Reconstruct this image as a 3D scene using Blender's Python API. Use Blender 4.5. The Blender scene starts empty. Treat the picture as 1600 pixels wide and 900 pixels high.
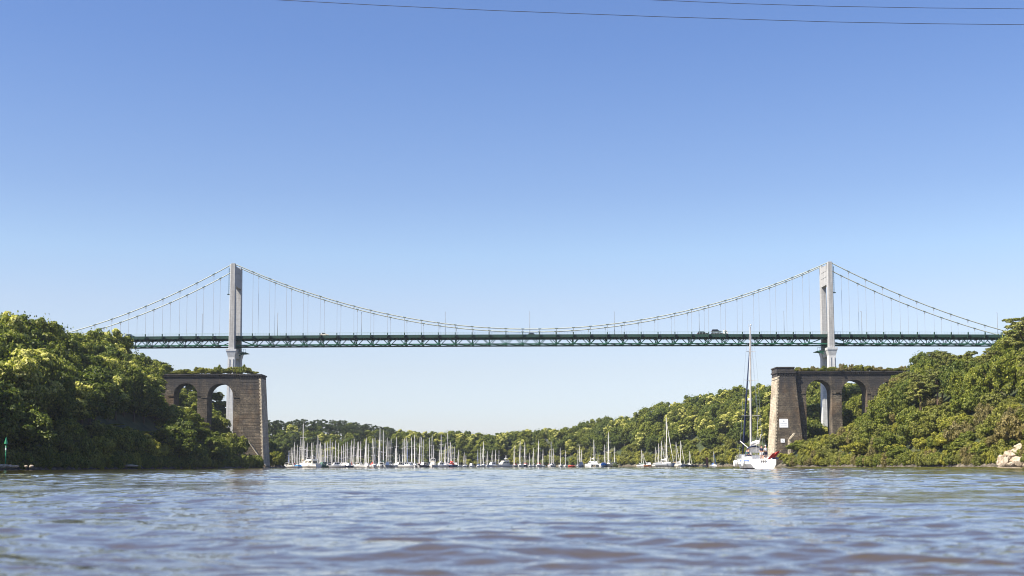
import bpy, math, random
import numpy as np
from mathutils import Vector, Matrix

# ------------------------------------------------------------------ camera, sky, sun, exposure
SC = bpy.context.scene
COL = SC.collection
F_PX, PPX, PPY = 2000.0, 800.0, 560.0
TILT = math.atan(168.0 / F_PX)
ROLL = math.radians(-0.16)
CAM_H = 0.5
cam_data = bpy.data.cameras.new('camera')
cam = bpy.data.objects.new('camera', cam_data)
COL.objects.link(cam)
cam_data.sensor_width = 36.0
cam_data.lens = 36.0 * F_PX / 1600.0
cam_data.shift_y = 110.0 / 1600.0
cam_data.clip_start = 0.05
cam_data.clip_end = 9000
CAM_M = Matrix.Rotation(math.pi / 2 + TILT, 3, 'X') @ Matrix.Rotation(ROLL, 3, 'Z')
cam.matrix_world = Matrix.Translation((0, 0, CAM_H)) @ CAM_M.to_4x4()
cam_data.dof.use_dof = True
cam_data.dof.focus_distance = 300
cam_data.dof.aperture_fstop = 2.2
SC.camera = cam

SUN_EL, SUN_VEC_XY = math.radians(50), (-0.88, -0.46)
sun_rot = math.atan2(SUN_VEC_XY[0], SUN_VEC_XY[1])
SUN_DIR = Vector((math.sin(sun_rot) * math.cos(SUN_EL), math.cos(sun_rot) * math.cos(SUN_EL), math.sin(SUN_EL)))
world = bpy.data.worlds.new('World')
SC.world = world
world.use_nodes = True
wn = world.node_tree
sky = wn.nodes.new('ShaderNodeTexSky')
sky.sky_type = 'NISHITA'
sky.sun_disc = False
sky.sun_elevation = SUN_EL
sky.sun_rotation = sun_rot
sky.altitude = 0
sky.air_density = 1.0
sky.dust_density = 0.6
sky.ozone_density = 2.0
bg = wn.nodes['Background']
bg.inputs['Strength'].default_value = 0.0588
tcw = wn.nodes.new('ShaderNodeTexCoord'); spw = wn.nodes.new('ShaderNodeSeparateXYZ'); rpw = wn.nodes.new('ShaderNodeValToRGB')
wn.links.new(tcw.outputs['Generated'], spw.inputs[0]); wn.links.new(spw.outputs[2], rpw.inputs['Fac'])
SKY_TINT = [(0.0, (1.05, 1.06, 1.34)), (0.044, (1.09, 1.07, 1.28)), (0.074, (1.16, 1.055, 1.16)), (0.124, (1.24, 1.11, 1.165)), (0.163, (1.185, 1.158, 1.225)),
            (0.21, (1.02, 1.037, 1.19)), (0.32, (0.825, 0.93, 1.215)), (0.6, (0.76, 0.9, 1.25))]
el = rpw.color_ramp.elements
while len(el) < len(SKY_TINT): el.new(0.5)
for e, (p_, c_) in zip(el, SKY_TINT): e.position = p_; e.color = (*[v / 1.5 for v in c_], 1)
mxw = wn.nodes.new('ShaderNodeMix'); mxw.data_type = 'RGBA'; mxw.blend_type = 'MULTIPLY'; mxw.inputs[0].default_value = 1.0
wn.links.new(sky.outputs['Color'], mxw.inputs[6]); wn.links.new(rpw.outputs['Color'], mxw.inputs[7])
scw = wn.nodes.new('ShaderNodeVectorMath'); scw.operation = 'SCALE'; scw.inputs['Scale'].default_value = 1.6
wn.links.new(mxw.outputs[2], scw.inputs[0]); wn.links.new(scw.outputs[0], bg.inputs['Color'])
sun_data = bpy.data.lights.new('sun', 'SUN')
sun_data.energy = 5.0
sun_data.angle = math.radians(0.53)
sun_data.color = (1.0, 0.92, 0.78)
sun = bpy.data.objects.new('sun', sun_data)
COL.objects.link(sun)
sun.rotation_euler = SUN_DIR.to_track_quat('Z', 'Y').to_euler()
SC.view_settings.view_transform = 'Standard'
SC.view_settings.look = 'None'
SC.view_settings.exposure = 1.15
SC.view_settings.gamma = 1.0
SC.cycles.filter_width = 1.05
SC.cycles.max_bounces = 6
SC.cycles.transparent_max_bounces = 4

# ------------------------------------------------------------------ projection helpers (pixels of the 1600 x 900 frame)
RT = np.array(CAM_M)            # columns: right, up, back
def at(px, py, Y):
    d = RT @ np.array([(px - PPX) / F_PX, -(py - PPY) / F_PX, -1.0])
    k = Y / d[1]
    return Vector((d[0] * k, Y, CAM_H + d[2] * k))
def proj(x, y, z):
    p = np.stack([np.asarray(x, float), np.asarray(y, float), np.asarray(z, float) - CAM_H], -1) @ RT
    return PPX + F_PX * p[..., 0] / -p[..., 2], PPY - F_PX * p[..., 1] / -p[..., 2]

# ------------------------------------------------------------------ object helpers
ORIGIN = {}
def tag(o, label=None, cat=None, group=None, kind=None):
    if label: o['label'] = label
    if cat: o['category'] = cat
    if group: o['group'] = group
    if kind: o['kind'] = kind
    return o
def empty(name, loc, label=None, cat=None, group=None):
    o = bpy.data.objects.new(name, None)
    COL.objects.link(o)
    o.location = loc
    o.empty_display_size = 0.5
    ORIGIN[o.name] = Vector(loc)
    return tag(o, label, cat, group)
def link(name, me, parent=None, off=None):
    o = bpy.data.objects.new(name, me)
    COL.objects.link(o)
    if parent is not None:
        o.parent = parent
    return o
def kids(o):
    return [c for c in bpy.data.objects if c.parent is o]
KIDS = {}
def copy_tree(o, parent=None):
    c = o.copy()
    COL.objects.link(c)
    if parent is not None: c.parent = parent
    if o.name not in KIDS: KIDS[o.name] = list(o.children)
    for ch in KIDS[o.name]:
        copy_tree(ch, c)
    return c

class MB:
    """collects shapes (in world coordinates) and links them as one mesh object"""
    def __init__(s): s.v, s.f, s.m = [], [], []
    def add(s, verts, faces, mi=0):
        b = len(s.v)
        s.v += [tuple(p) for p in verts]
        s.f += [tuple(b + i for i in q) for q in faces]
        s.m += [mi] * len(faces)
        return s
    def hexa(s, p, mi=0):
        return s.add(p, [(0, 3, 2, 1), (4, 5, 6, 7), (0, 1, 5, 4), (1, 2, 6, 5), (2, 3, 7, 6), (3, 0, 4, 7)], mi)
    def box(s, x0, x1, y0, y1, z0, z1, mi=0):
        return s.hexa([(x0, y0, z0), (x1, y0, z0), (x1, y1, z0), (x0, y1, z0), (x0, y0, z1), (x1, y0, z1), (x1, y1, z1), (x0, y1, z1)], mi)
    def cbox(s, c, sx, sy, sz, mi=0, rz=0.0):
        ca, sa = math.cos(rz), math.sin(rz)
        P = []
        for z in (-sz / 2, sz / 2):
            for x, y in ((-sx / 2, -sy / 2), (sx / 2, -sy / 2), (sx / 2, sy / 2), (-sx / 2, sy / 2)):
                P.append((c[0] + x * ca - y * sa, c[1] + x * sa + y * ca, c[2] + z))
        return s.hexa(P, mi)
    def bar(s, a, b, w, h=None, mi=0):
        a, b = Vector(a), Vector(b)
        h = h or w
        d = (b - a).normalized()
        up = Vector((0, 0, 1)) if abs(d.z) < 0.95 else Vector((0, 1, 0))
        r = d.cross(up).normalized() * w / 2
        u = r.cross(d).normalized() * h / 2
        return s.hexa([a - r - u, a + r - u, a + r + u, a - r + u, b - r - u, b + r - u, b + r + u, b - r + u], mi)
    def tube(s, pts, rad, n=8, mi=0, cap=True):
        pts = [Vector(p) for p in pts]
        if not hasattr(rad, '__len__'): rad = [rad] * len(pts)
        V, Fc = [], []
        for i, p in enumerate(pts):
            t = (pts[min(i + 1, len(pts) - 1)] - pts[max(i - 1, 0)]).normalized()
            up = Vector((0, 0, 1)) if abs(t.z) < 0.95 else Vector((0, 1, 0))
            r = t.cross(up).normalized(); u = r.cross(t)
            for k in range(n):
                a = 2 * math.pi * k / n
                V.append(p + (r * math.cos(a) + u * math.sin(a)) * rad[i])
        for i in range(len(pts) - 1):
            for k in range(n):
                q = (k + 1) % n
                Fc.append((i * n + k, i * n + q, (i + 1) * n + q, (i + 1) * n + k))
        if cap:
            Fc.append(tuple(range(n - 1, -1, -1)))
            Fc.append(tuple((len(pts) - 1) * n + k for k in range(n)))
        return s.add(V, Fc, mi)
    def loft(s, rings, mi=0, closed=True, cap=True):
        n = len(rings[0])
        V = [p for r in rings for p in r]
        Fc = []
        for i in range(len(rings) - 1):
            for k in range(n if closed else n - 1):
                q = (k + 1) % n
                Fc.append((i * n + k, i * n + q, (i + 1) * n + q, (i + 1) * n + k))
        if cap:
            Fc.append(tuple(range(n - 1, -1, -1)))
            Fc.append(tuple((len(rings) - 1) * n + k for k in range(n)))
        return s.add(V, Fc, mi)
    def ball(s, c, rx, ry=None, rz=None, nu=10, nv=6, mi=0):
        ry = ry or rx; rz = rz or rx
        V = [(c[0], c[1], c[2] - rz)]
        for j in range(1, nv):
            b = -math.pi / 2 + math.pi * j / nv
            for k in range(nu):
                a = 2 * math.pi * k / nu
                V.append((c[0] + rx * math.cos(b) * math.cos(a), c[1] + ry * math.cos(b) * math.sin(a), c[2] + rz * math.sin(b)))
        V.append((c[0], c[1], c[2] + rz))
        Fc = [(0, 1 + (k + 1) % nu, 1 + k) for k in range(nu)]
        for j in range(nv - 2):
            for k in range(nu):
                a, b = 1 + j * nu + k, 1 + j * nu + (k + 1) % nu
                Fc.append((a, b, b + nu, a + nu))
        L = len(V) - 1
        Fc += [(L, L - nu + k, L - nu + (k + 1) % nu) for k in range(nu)]
        return s.add(V, Fc, mi)
    def prism(s, poly, y0, y1, mi=0):
        """poly: (x, z) outline, extruded along y"""
        n = len(poly)
        V = [(x, y0, z) for x, z in poly] + [(x, y1, z) for x, z in poly]
        Fc = [tuple(range(n)), tuple(range(2 * n - 1, n - 1, -1))]
        Fc += [(k, n + k, n + (k + 1) % n, (k + 1) % n) for k in range(n)]
        return s.add(V, Fc, mi)
    def build(s, name, mat, parent=None, smooth=False, bevel=0.0):
        o0 = Vector((0, 0, 0))
        q = parent
        while q is not None:
            o0 += q.location; q = q.parent
        me = bpy.data.meshes.new(name)
        me.from_pydata([(p[0] - o0.x, p[1] - o0.y, p[2] - o0.z) for p in s.v], [], s.f)
        for m in (mat if isinstance(mat, (list, tuple)) else [mat]): me.materials.append(m)
        me.polygons.foreach_set('material_index', s.m)
        if smooth: me.polygons.foreach_set('use_smooth', [True] * len(s.f))
        me.update()
        o = link(name, me, parent)
        if bevel:
            b = o.modifiers.new('bevel', 'BEVEL'); b.width = bevel; b.segments = 2; b.limit_method = 'ANGLE'
        return o

# ------------------------------------------------------------------ materials
def new_mat(name):
    m = bpy.data.materials.new(name); m.use_nodes = True
    return m, m.node_tree, m.node_tree.nodes['Principled BSDF']
def N(nt, typ, **kw):
    n = nt.nodes.new(typ)
    for k, v in kw.items(): setattr(n, k, v)
    return n
def ramp(nt, fac, stops):
    r = nt.nodes.new('ShaderNodeValToRGB')
    el = r.color_ramp.elements
    while len(el) > len(stops): el.remove(el[-1])
    while len(el) < len(stops): el.new(0.5)
    for e, (p, c) in zip(el, stops):
        e.position = p; e.color = (*c, 1)
    nt.links.new(fac, r.inputs['Fac'])
    return r.outputs['Color']
def noise(nt, scale, detail=4, rough=0.55, coord='Object', vec=None, dist=0.0):
    n = nt.nodes.new('ShaderNodeTexNoise')
    n.inputs['Scale'].default_value = scale; n.inputs['Detail'].default_value = detail
    n.inputs['Roughness'].default_value = rough; n.inputs['Distortion'].default_value = dist
    if vec is None:
        tc = nt.nodes.new('ShaderNodeTexCoord'); vec = tc.outputs[coord]
    nt.links.new(vec, n.inputs['Vector'])
    return n.outputs['Fac']
def scaled(nt, s, coord='Object'):
    tc = nt.nodes.new('ShaderNodeTexCoord'); mp = nt.nodes.new('ShaderNodeMapping')
    mp.inputs['Scale'].default_value = s
    nt.links.new(tc.outputs[coord], mp.inputs['Vector'])
    return mp.outputs['Vector']
def mixc(nt, fac, a, b, mode='MIX'):
    m = nt.nodes.new('ShaderNodeMix'); m.data_type = 'RGBA'; m.blend_type = mode
    for sock, v in ((m.inputs[0], fac), (m.inputs[6], a), (m.inputs[7], b)):
        if isinstance(v, (int, float)): sock.default_value = v
        elif isinstance(v, tuple): sock.default_value = (*v, 1) if len(v) == 3 else v
        else: nt.links.new(v, sock)
    return m.outputs[2]
def plain(name, col, rough=0.5, metal=0.0, var=0.12, scale=2.0):
    """painted / plain surface with a faint uneven tone"""
    m, nt, b = new_mat(name)
    f = noise(nt, scale)
    lo = tuple(c * (1 - var) for c in col); hi = tuple(min(1, c * (1 + var)) for c in col)
    nt.links.new(ramp(nt, f, [(0.3, lo), (0.7, hi)]), b.inputs['Base Color'])
    b.inputs['Roughness'].default_value = rough; b.inputs['Metallic'].default_value = metal
    return m
def bump(nt, b, height, strength, dist):
    n = nt.nodes.new('ShaderNodeBump')
    n.inputs['Strength'].default_value = strength; n.inputs['Distance'].default_value = dist
    nt.links.new(height, n.inputs['Height']); nt.links.new(n.outputs['Normal'], b.inputs['Normal'])

def concrete_mat(name, base, streak):
    m, nt, b = new_mat(name)
    f = noise(nt, 0.9, 6, 0.6)
    c1 = ramp(nt, f, [(0.25, tuple(c * 0.78 for c in base)), (0.75, tuple(min(1, c * 1.1) for c in base))])
    st = noise(nt, 1.0, 4, 0.6, vec=scaled(nt, (1.6, 1.6, 0.06)))
    s2 = ramp(nt, st, [(0.45, (1, 1, 1)), (0.72, streak)])
    c2 = mixc(nt, 0.75, c1, s2, 'MULTIPLY')
    w = N(nt, 'ShaderNodeTexWave', wave_type='BANDS', bands_direction='Z')
    w.inputs['Scale'].default_value = 0.42
    tc = nt.nodes.new('ShaderNodeTexCoord'); nt.links.new(tc.outputs['Object'], w.inputs['Vector'])
    jl = ramp(nt, w.outputs['Fac'], [(0.0, (0.82, 0.82, 0.82)), (0.06, (1, 1, 1))])
    nt.links.new(mixc(nt, 0.8, c2, jl, 'MULTIPLY'), b.inputs['Base Color'])
    b.inputs['Roughness'].default_value = 0.85
    bump(nt, b, f, 0.25, 0.08)
    return m
def stone_mat(name, dark, mid, light, brickx=1.7, bricky=0.85, top_z=None):
    m, nt, b = new_mat(name)
    tc = nt.nodes.new('ShaderNodeTexCoord')
    sp = nt.nodes.new('ShaderNodeSeparateXYZ'); nt.links.new(tc.outputs['Object'], sp.inputs[0])
    ad = N(nt, 'ShaderNodeMath', operation='ADD'); nt.links.new(sp.outputs[0], ad.inputs[0]); nt.links.new(sp.outputs[1], ad.inputs[1])
    cb = nt.nodes.new('ShaderNodeCombineXYZ'); nt.links.new(ad.outputs[0], cb.inputs[0]); nt.links.new(sp.outputs[2], cb.inputs[1])
    br = nt.nodes.new('ShaderNodeTexBrick')
    br.inputs['Scale'].default_value = 1.0; br.inputs['Brick Width'].default_value = brickx; br.inputs['Row Height'].default_value = bricky
    br.inputs['Mortar Size'].default_value = 0.06; br.inputs['Mortar Smooth'].default_value = 0.4
    br.inputs['Color1'].default_value = (*mid, 1); br.inputs['Color2'].default_value = (*dark, 1)
    br.inputs['Mortar'].default_value = (*[c * 0.55 for c in dark], 1)
    nt.links.new(cb.outputs[0], br.inputs['Vector'])
    f = noise(nt, 0.22, 6, 0.62)
    big = ramp(nt, f, [(0.35, dark), (0.52, mid), (0.7, light)])
    c = mixc(nt, 0.84, br.outputs['Color'], big)
    sm = noise(nt, 2.4, 5, 0.7)
    c = mixc(nt, 0.8, c, ramp(nt, sm, [(0.36, (0.4, 0.4, 0.4)), (0.5, (0.9, 0.9, 0.9)), (0.64, (1.9, 1.8, 1.6))]), 'MULTIPLY')
    och = noise(nt, 0.12, 4, 0.6)
    c = mixc(nt, ramp(nt, och, [(0.5, (0, 0, 0)), (0.68, (0.38, 0.38, 0.38))]), c, (0.17, 0.095, 0.04))
    if top_z is not None:       # rain-washed black lichen streaks that hang from the cornice
        st = noise(nt, 1.0, 3, 0.6, vec=scaled(nt, (0.55, 0.55, 0.05)))
        mr = nt.nodes.new('ShaderNodeMapRange'); mr.inputs[1].default_value = top_z - 13; mr.inputs[2].default_value = top_z - 1
        nt.links.new(sp.outputs[2], mr.inputs[0])
        mu = N(nt, 'ShaderNodeMath', operation='MULTIPLY'); nt.links.new(st, mu.inputs[0]); nt.links.new(mr.outputs[0], mu.inputs[1])
        c = mixc(nt, ramp(nt, mu.outputs[0], [(0.2, (0, 0, 0)), (0.48, (0.9, 0.9, 0.9))]), c, (0.032, 0.031, 0.034))
    td = nt.nodes.new('ShaderNodeMapRange'); td.inputs[1].default_value = 0.6; td.inputs[2].default_value = 2.4; td.inputs[3].default_value = 1; td.inputs[4].default_value = 0
    tn = N(nt, 'ShaderNodeMath', operation='MULTIPLY_ADD'); nt.links.new(sm, tn.inputs[0]); tn.inputs[1].default_value = 2.0; nt.links.new(sp.outputs[2], tn.inputs[2])
    nt.links.new(tn.outputs[0], td.inputs[0])
    c = mixc(nt, td.outputs[0], c, (0.022, 0.024, 0.016))          # weed below the tide mark
    nt.links.new(c, b.inputs['Base Color'])
    b.inputs['Roughness'].default_value = 0.95
    mh = mixc(nt, 0.5, sm, br.outputs['Fac'])
    bump(nt, b, mh, 1.0, 0.4)
    return m

def leaf_mat(name, cols, hue_var=0.5, trans=0.33, gloss=0.55):
    """cols: dark, mid, light leaf colour; differs leaf to leaf, clump to clump and plant to plant"""
    m, nt, b = new_mat(name)
    geo = nt.nodes.new('ShaderNodeNewGeometry')
    oi = nt.nodes.new('ShaderNodeObjectInfo')
    c = ramp(nt, geo.outputs['Random Per Island'], [(0.05, cols[0]), (0.55, cols[1]), (0.97, cols[2])])
    cl = noise(nt, 0.45, 3, 0.5)
    c = mixc(nt, 0.7, c, ramp(nt, cl, [(0.32, (0.62, 0.66, 0.66)), (0.5, (1, 1, 1)), (0.68, (1.4, 1.32, 1.1))]), 'MULTIPLY')
    tone = ramp(nt, oi.outputs['Random'], [(0.0, (0.7, 0.78, 0.8)), (0.25, (1.0, 1.0, 1.0)), (0.5, (1.2, 1.14, 0.9)), (0.75, (0.8, 0.88, 0.9)), (1.0, (1.3, 1.2, 0.85))])
    c = mixc(nt, hue_var, c, tone, 'MULTIPLY')
    nt.links.new(c, b.inputs['Base Color'])
    b.inputs['Roughness'].default_value = gloss
    b.inputs['Specular IOR Level'].default_value = 0.3
    tr = nt.nodes.new('ShaderNodeBsdfTranslucent')
    nt.links.new(mixc(nt, 1.0, c, (1.15, 1.3, 0.55), 'MULTIPLY'), tr.inputs['Color'])
    mx = nt.nodes.new('ShaderNodeMixShader'); mx.inputs[0].default_value = trans
    nt.links.new(b.outputs[0], mx.inputs[1]); nt.links.new(tr.outputs[0], mx.inputs[2])
    nt.links.new(mx.outputs[0], nt.nodes['Material Output'].inputs['Surface'])
    return m

M = {}
M['concrete'] = concrete_mat('weathered_concrete', (0.395, 0.395, 0.395), (0.48, 0.45, 0.42))
M['concrete_pale'] = concrete_mat('pale_painted_concrete', (0.52, 0.53, 0.54), (0.8, 0.79, 0.78))
M['stone'] = stone_mat('dark_weathered_stone', (0.042, 0.036, 0.03), (0.098, 0.08, 0.06), (0.21, 0.175, 0.13), top_z=34.5)
M['stone_pale'] = stone_mat('pale_cut_stone', (0.4, 0.345, 0.265), (0.56, 0.49, 0.38), (0.66, 0.58, 0.46), 1.1, 0.5)
M['green_steel'] = plain('green_bridge_steel', (0.006, 0.088, 0.048), 0.8, 0, 0.3, 0.6)
M['dark_steel'] = plain('dark_bridge_steel', (0.006, 0.038, 0.026), 0.8, 0, 0.3, 0.6)
M['cable'] = plain('main_cable_paint', (0.34, 0.36, 0.3), 0.55, 0, 0.2, 1)
M['hanger'] = plain('hanger_rod', (0.32, 0.33, 0.34), 0.5, 0.2)
M['rail'] = plain('pale_green_rail', (0.3, 0.42, 0.4), 0.5)
M['asphalt'] = plain('asphalt', (0.05, 0.05, 0.05), 0.9)
M['lamp_pole'] = plain('galvanised_pole', (0.12, 0.125, 0.13), 0.5, 0.2)
M['wire'] = plain('power_wire', (0.05, 0.055, 0.07), 0.5, 0.3)
M['bark'] = plain('bark', (0.09, 0.07, 0.05), 0.95, 0, 0.4, 3)
M['pine_bark'] = plain('pine_bark', (0.11, 0.07, 0.05), 0.95, 0, 0.4, 3)
M['white_gel'] = plain('white_gelcoat', (0.72, 0.72, 0.71), 0.25, 0, 0.05, 1)
M['cream_gel'] = plain('cream_gelcoat', (0.74, 0.7, 0.6), 0.3, 0, 0.06, 1)
M['navy_gel'] = plain('navy_gelcoat', (0.02, 0.035, 0.09), 0.25, 0, 0.15, 1)
M['grey_gel'] = plain('grey_gelcoat', (0.3, 0.32, 0.35), 0.3, 0, 0.1, 1)
M['green_gel'] = plain('dark_green_gelcoat', (0.02, 0.1, 0.07), 0.3)
M['orange_wood'] = plain('varnished_wood', (0.24, 0.1, 0.04), 0.4, 0, 0.3, 4)
M['red_paint'] = plain('red_paint', (0.5, 0.03, 0.025), 0.4)
M['antifoul'] = plain('dark_antifouling', (0.02, 0.025, 0.045), 0.7)
M['antifoul_red'] = plain('red_antifouling', (0.2, 0.03, 0.025), 0.7)
M['glass'] = plain('tinted_window', (0.015, 0.018, 0.022), 0.08, 0, 0.1)
M['alu'] = plain('anodised_mast', (0.72, 0.7, 0.65), 0.4, 0.05, 0.08)
M['white_cloth'] = plain('white_sailcloth', (0.74, 0.73, 0.7), 0.8)
M['blue_cloth'] = plain('blue_canvas', (0.03, 0.12, 0.42), 0.8)
M['navy_cloth'] = plain('navy_canvas', (0.015, 0.025, 0.07), 0.8)
M['red_cloth'] = plain('red_canvas', (0.48, 0.05, 0.04), 0.8)
M['green_cloth'] = plain('green_canvas', (0.03, 0.12, 0.07), 0.8)
M['tan_cloth'] = plain('tan_canvas', (0.4, 0.3, 0.18), 0.8)
M['grey_cloth'] = plain('grey_canvas', (0.22, 0.23, 0.25), 0.8)
M['yellow_cloth'] = plain('yellow_canvas', (0.66, 0.55, 0.14), 0.8)
M['bright_blue'] = plain('bright_blue_tarpaulin', (0.02, 0.25, 0.62), 0.7)
M['black'] = plain('black_rubber', (0.015, 0.015, 0.017), 0.6)
M['grey_mast'] = plain('grey_mast', (0.46, 0.44, 0.42), 0.45, 0.05)
M['steel'] = plain('stainless_steel', (0.6, 0.6, 0.6), 0.25, 0.8, 0.05)
M['wood_plank'] = plain('grey_pontoon_planks', (0.26, 0.22, 0.18), 0.9, 0, 0.3, 3)
M['rust_wood'] = plain('reddish_timber', (0.24, 0.1, 0.06), 0.9, 0, 0.3, 3)
M['skin'] = plain('skin', (0.5, 0.29, 0.2), 0.6)
M['hair'] = plain('brown_hair', (0.05, 0.03, 0.02), 0.8)
M['sign_white'] = plain('white_sign_face', (0.78, 0.8, 0.84), 0.5, 0, 0.04)
M['sign_grey'] = plain('grey_sign_print', (0.3, 0.32, 0.38), 0.6)
M['beacon_green'] = plain('green_beacon_paint', (0.01, 0.2, 0.09), 0.45, 0, 0.2)
M['tyre'] = plain('tyre_rubber', (0.02, 0.02, 0.02), 0.8)
M['car_dark'] = plain('dark_car_paint', (0.01, 0.011, 0.014), 0.5)
M['car_cream'] = plain('cream_car_paint', (0.6, 0.55, 0.46), 0.3)
M['car_white'] = plain('white_car_paint', (0.75, 0.75, 0.74), 0.3)
M['lamp_glass'] = plain('headlamp_glass', (0.7, 0.7, 0.68), 0.1)
M['tail_red'] = plain('tail_lamp_red', (0.4, 0.02, 0.02), 0.3)

# rock
m, nt, b = new_mat('beige_rock')
f = noise(nt, 0.5, 6, 0.65)
c = ramp(nt, f, [(0.3, (0.2, 0.14, 0.09)), (0.48, (0.42, 0.34, 0.25)), (0.7, (0.58, 0.5, 0.4))])
vr = N(nt, 'ShaderNodeTexVoronoi', feature='DISTANCE_TO_EDGE'); vr.inputs['Scale'].default_value = 0.8
tc = nt.nodes.new('ShaderNodeTexCoord'); nt.links.new(tc.outputs['Object'], vr.inputs['Vector'])
c = mixc(nt, 0.7, c, ramp(nt, vr.outputs['Distance'], [(0.0, (0.35, 0.3, 0.26)), (0.06, (1, 1, 1))]), 'MULTIPLY')
nt.links.new(c, b.inputs['Base Color']); b.inputs['Roughness'].default_value = 0.95
bump(nt, b, f, 0.8, 0.4)
M['rock'] = m
# forest floor
m, nt, b = new_mat('bank_soil')
f = noise(nt, 0.15, 6, 0.65)
c = ramp(nt, f, [(0.35, (0.02, 0.03, 0.01)), (0.5, (0.04, 0.055, 0.018)), (0.66, (0.08, 0.075, 0.03))])
sx_ = nt.nodes.new('ShaderNodeSeparateXYZ'); tcx = nt.nodes.new('ShaderNodeTexCoord'); nt.links.new(tcx.outputs['Object'], sx_.inputs[0])
rk = noise(nt, 0.9, 6, 0.7)
wz = N(nt, 'ShaderNodeMath', operation='MULTIPLY_ADD'); nt.links.new(rk, wz.inputs[0]); wz.inputs[1].default_value = -1.6; nt.links.new(sx_.outputs[2], wz.inputs[2])
mr_ = nt.nodes.new('ShaderNodeMapRange'); mr_.inputs[1].default_value = 0.1; mr_.inputs[2].default_value = 0.7; mr_.inputs[3].default_value = 1; mr_.inputs[4].default_value = 0
nt.links.new(wz.outputs[0], mr_.inputs[0])
c = mixc(nt, mr_.outputs[0], c, ramp(nt, rk, [(0.36, (0.025, 0.022, 0.016)), (0.5, (0.09, 0.075, 0.055)), (0.66, (0.26, 0.22, 0.17))]))   # bare rock and mud below the tide line
nt.links.new(c, b.inputs['Base Color']); b.inputs['Roughness'].default_value = 1
bump(nt, b, noise(nt, 1.2, 5, 0.7), 1.0, 0.6)
M['soil'] = m
M['leaf_dark'] = leaf_mat('dark_oak_leaves', ((0.042, 0.068, 0.011), (0.101, 0.136, 0.022), (0.207, 0.229, 0.041)))
M['leaf_mid'] = leaf_mat('mid_green_leaves', ((0.066, 0.092, 0.013), (0.160, 0.186, 0.026), (0.296, 0.303, 0.054)))
M['leaf_light'] = leaf_mat('light_ash_leaves', ((0.095, 0.124, 0.018), (0.214, 0.242, 0.033), (0.356, 0.353, 0.066)))
M['blossom'] = leaf_mat('chestnut_catkins', ((0.356, 0.347, 0.096), (0.545, 0.520, 0.168), (0.711, 0.669, 0.264)), 0.2)
M['leaf_olive'] = leaf_mat('olive_scrub_leaves', ((0.088, 0.099, 0.018), (0.195, 0.204, 0.039), (0.331, 0.321, 0.073)), 0.35)
M['leaf_yellow'] = leaf_mat('yellow_green_scrub_leaves', ((0.130, 0.136, 0.018), (0.272, 0.266, 0.035), (0.426, 0.396, 0.073)), 0.35)
M['leaf_brown'] = leaf_mat('dry_heath_leaves', ((0.107, 0.092, 0.033), (0.214, 0.180, 0.066), (0.345, 0.279, 0.120)), 0.35)
M['needle'] = leaf_mat('pine_needles', ((0.032, 0.051, 0.022), (0.069, 0.097, 0.039), (0.148, 0.173, 0.066)), 0.4, 0.15)
M['needle_olive'] = leaf_mat('olive_pine_needles', ((0.088, 0.105, 0.029), (0.208, 0.219, 0.052), (0.367, 0.351, 0.098)), 0.35, 0.2)
# water
m, nt, b = new_mat('river_water')
b.inputs['Base Color'].default_value = (0.07, 0.05, 0.019, 1)
b.inputs['Roughness'].default_value = 0.03
b.inputs['IOR'].default_value = 1.6
f1 = noise(nt, 1.0, 4, 0.6, vec=scaled(nt, (1.6, 2.4, 1)))
f2 = noise(nt, 1.0, 3, 0.6, vec=scaled(nt, (7, 10, 1)))
mh = mixc(nt, 0.22, f1, f2)
f3 = noise(nt, 1.0, 3, 0.6, vec=scaled(nt, (0.3, 0.5, 1)))
mh = mixc(nt, 0.6, mh, f3)
bump(nt, b, mh, 1.0, 0.06)
nt.links.new(b.inputs['Normal'].links[0].from_socket, b.inputs['Coat Normal'])
b.inputs['Coat Weight'].default_value = 0.6; b.inputs['Coat Roughness'].default_value = 0.03; b.inputs['Coat IOR'].default_value = 1.45
M['water'] = m
# ------------------------------------------------------------------ terrain and water
RIVER = np.array([(160, -500), (145, 0), (130, 150), (121, 230), (116, 300), (110, 370), (105, 430), (99, 470), (99, 500), (110, 530),
                  (122, 570), (112, 640), (92, 720), (66, 800), (40, 870), (0, 905), (-60, 890), (-130, 850), (-190, 790), (-210, 720),
                  (-185, 660), (-130, 615), (-108, 585), (-99, 555), (-94, 520), (-91, 495), (-91, 470), (-95, 430), (-97, 370), (-97, 300), (-100, 235),
                  (-112, 150), (-130, 0), (-150, -500)], float)
HILLS = [(-140, 280, 34), (-150, 360, 38), (-150, 450, 42), (-170, 540, 50), (-250, 640, 40), (-230, 800, 26), (-120, 950, 20), (0, 1000, 20),
         (70, 930, 24), (120, 830, 38), (150, 720, 46), (170, 620, 46), (165, 500, 41), (150, 400, 42), (150, 300, 42), (160, 150, 42), (-160, 100, 34)]
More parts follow.
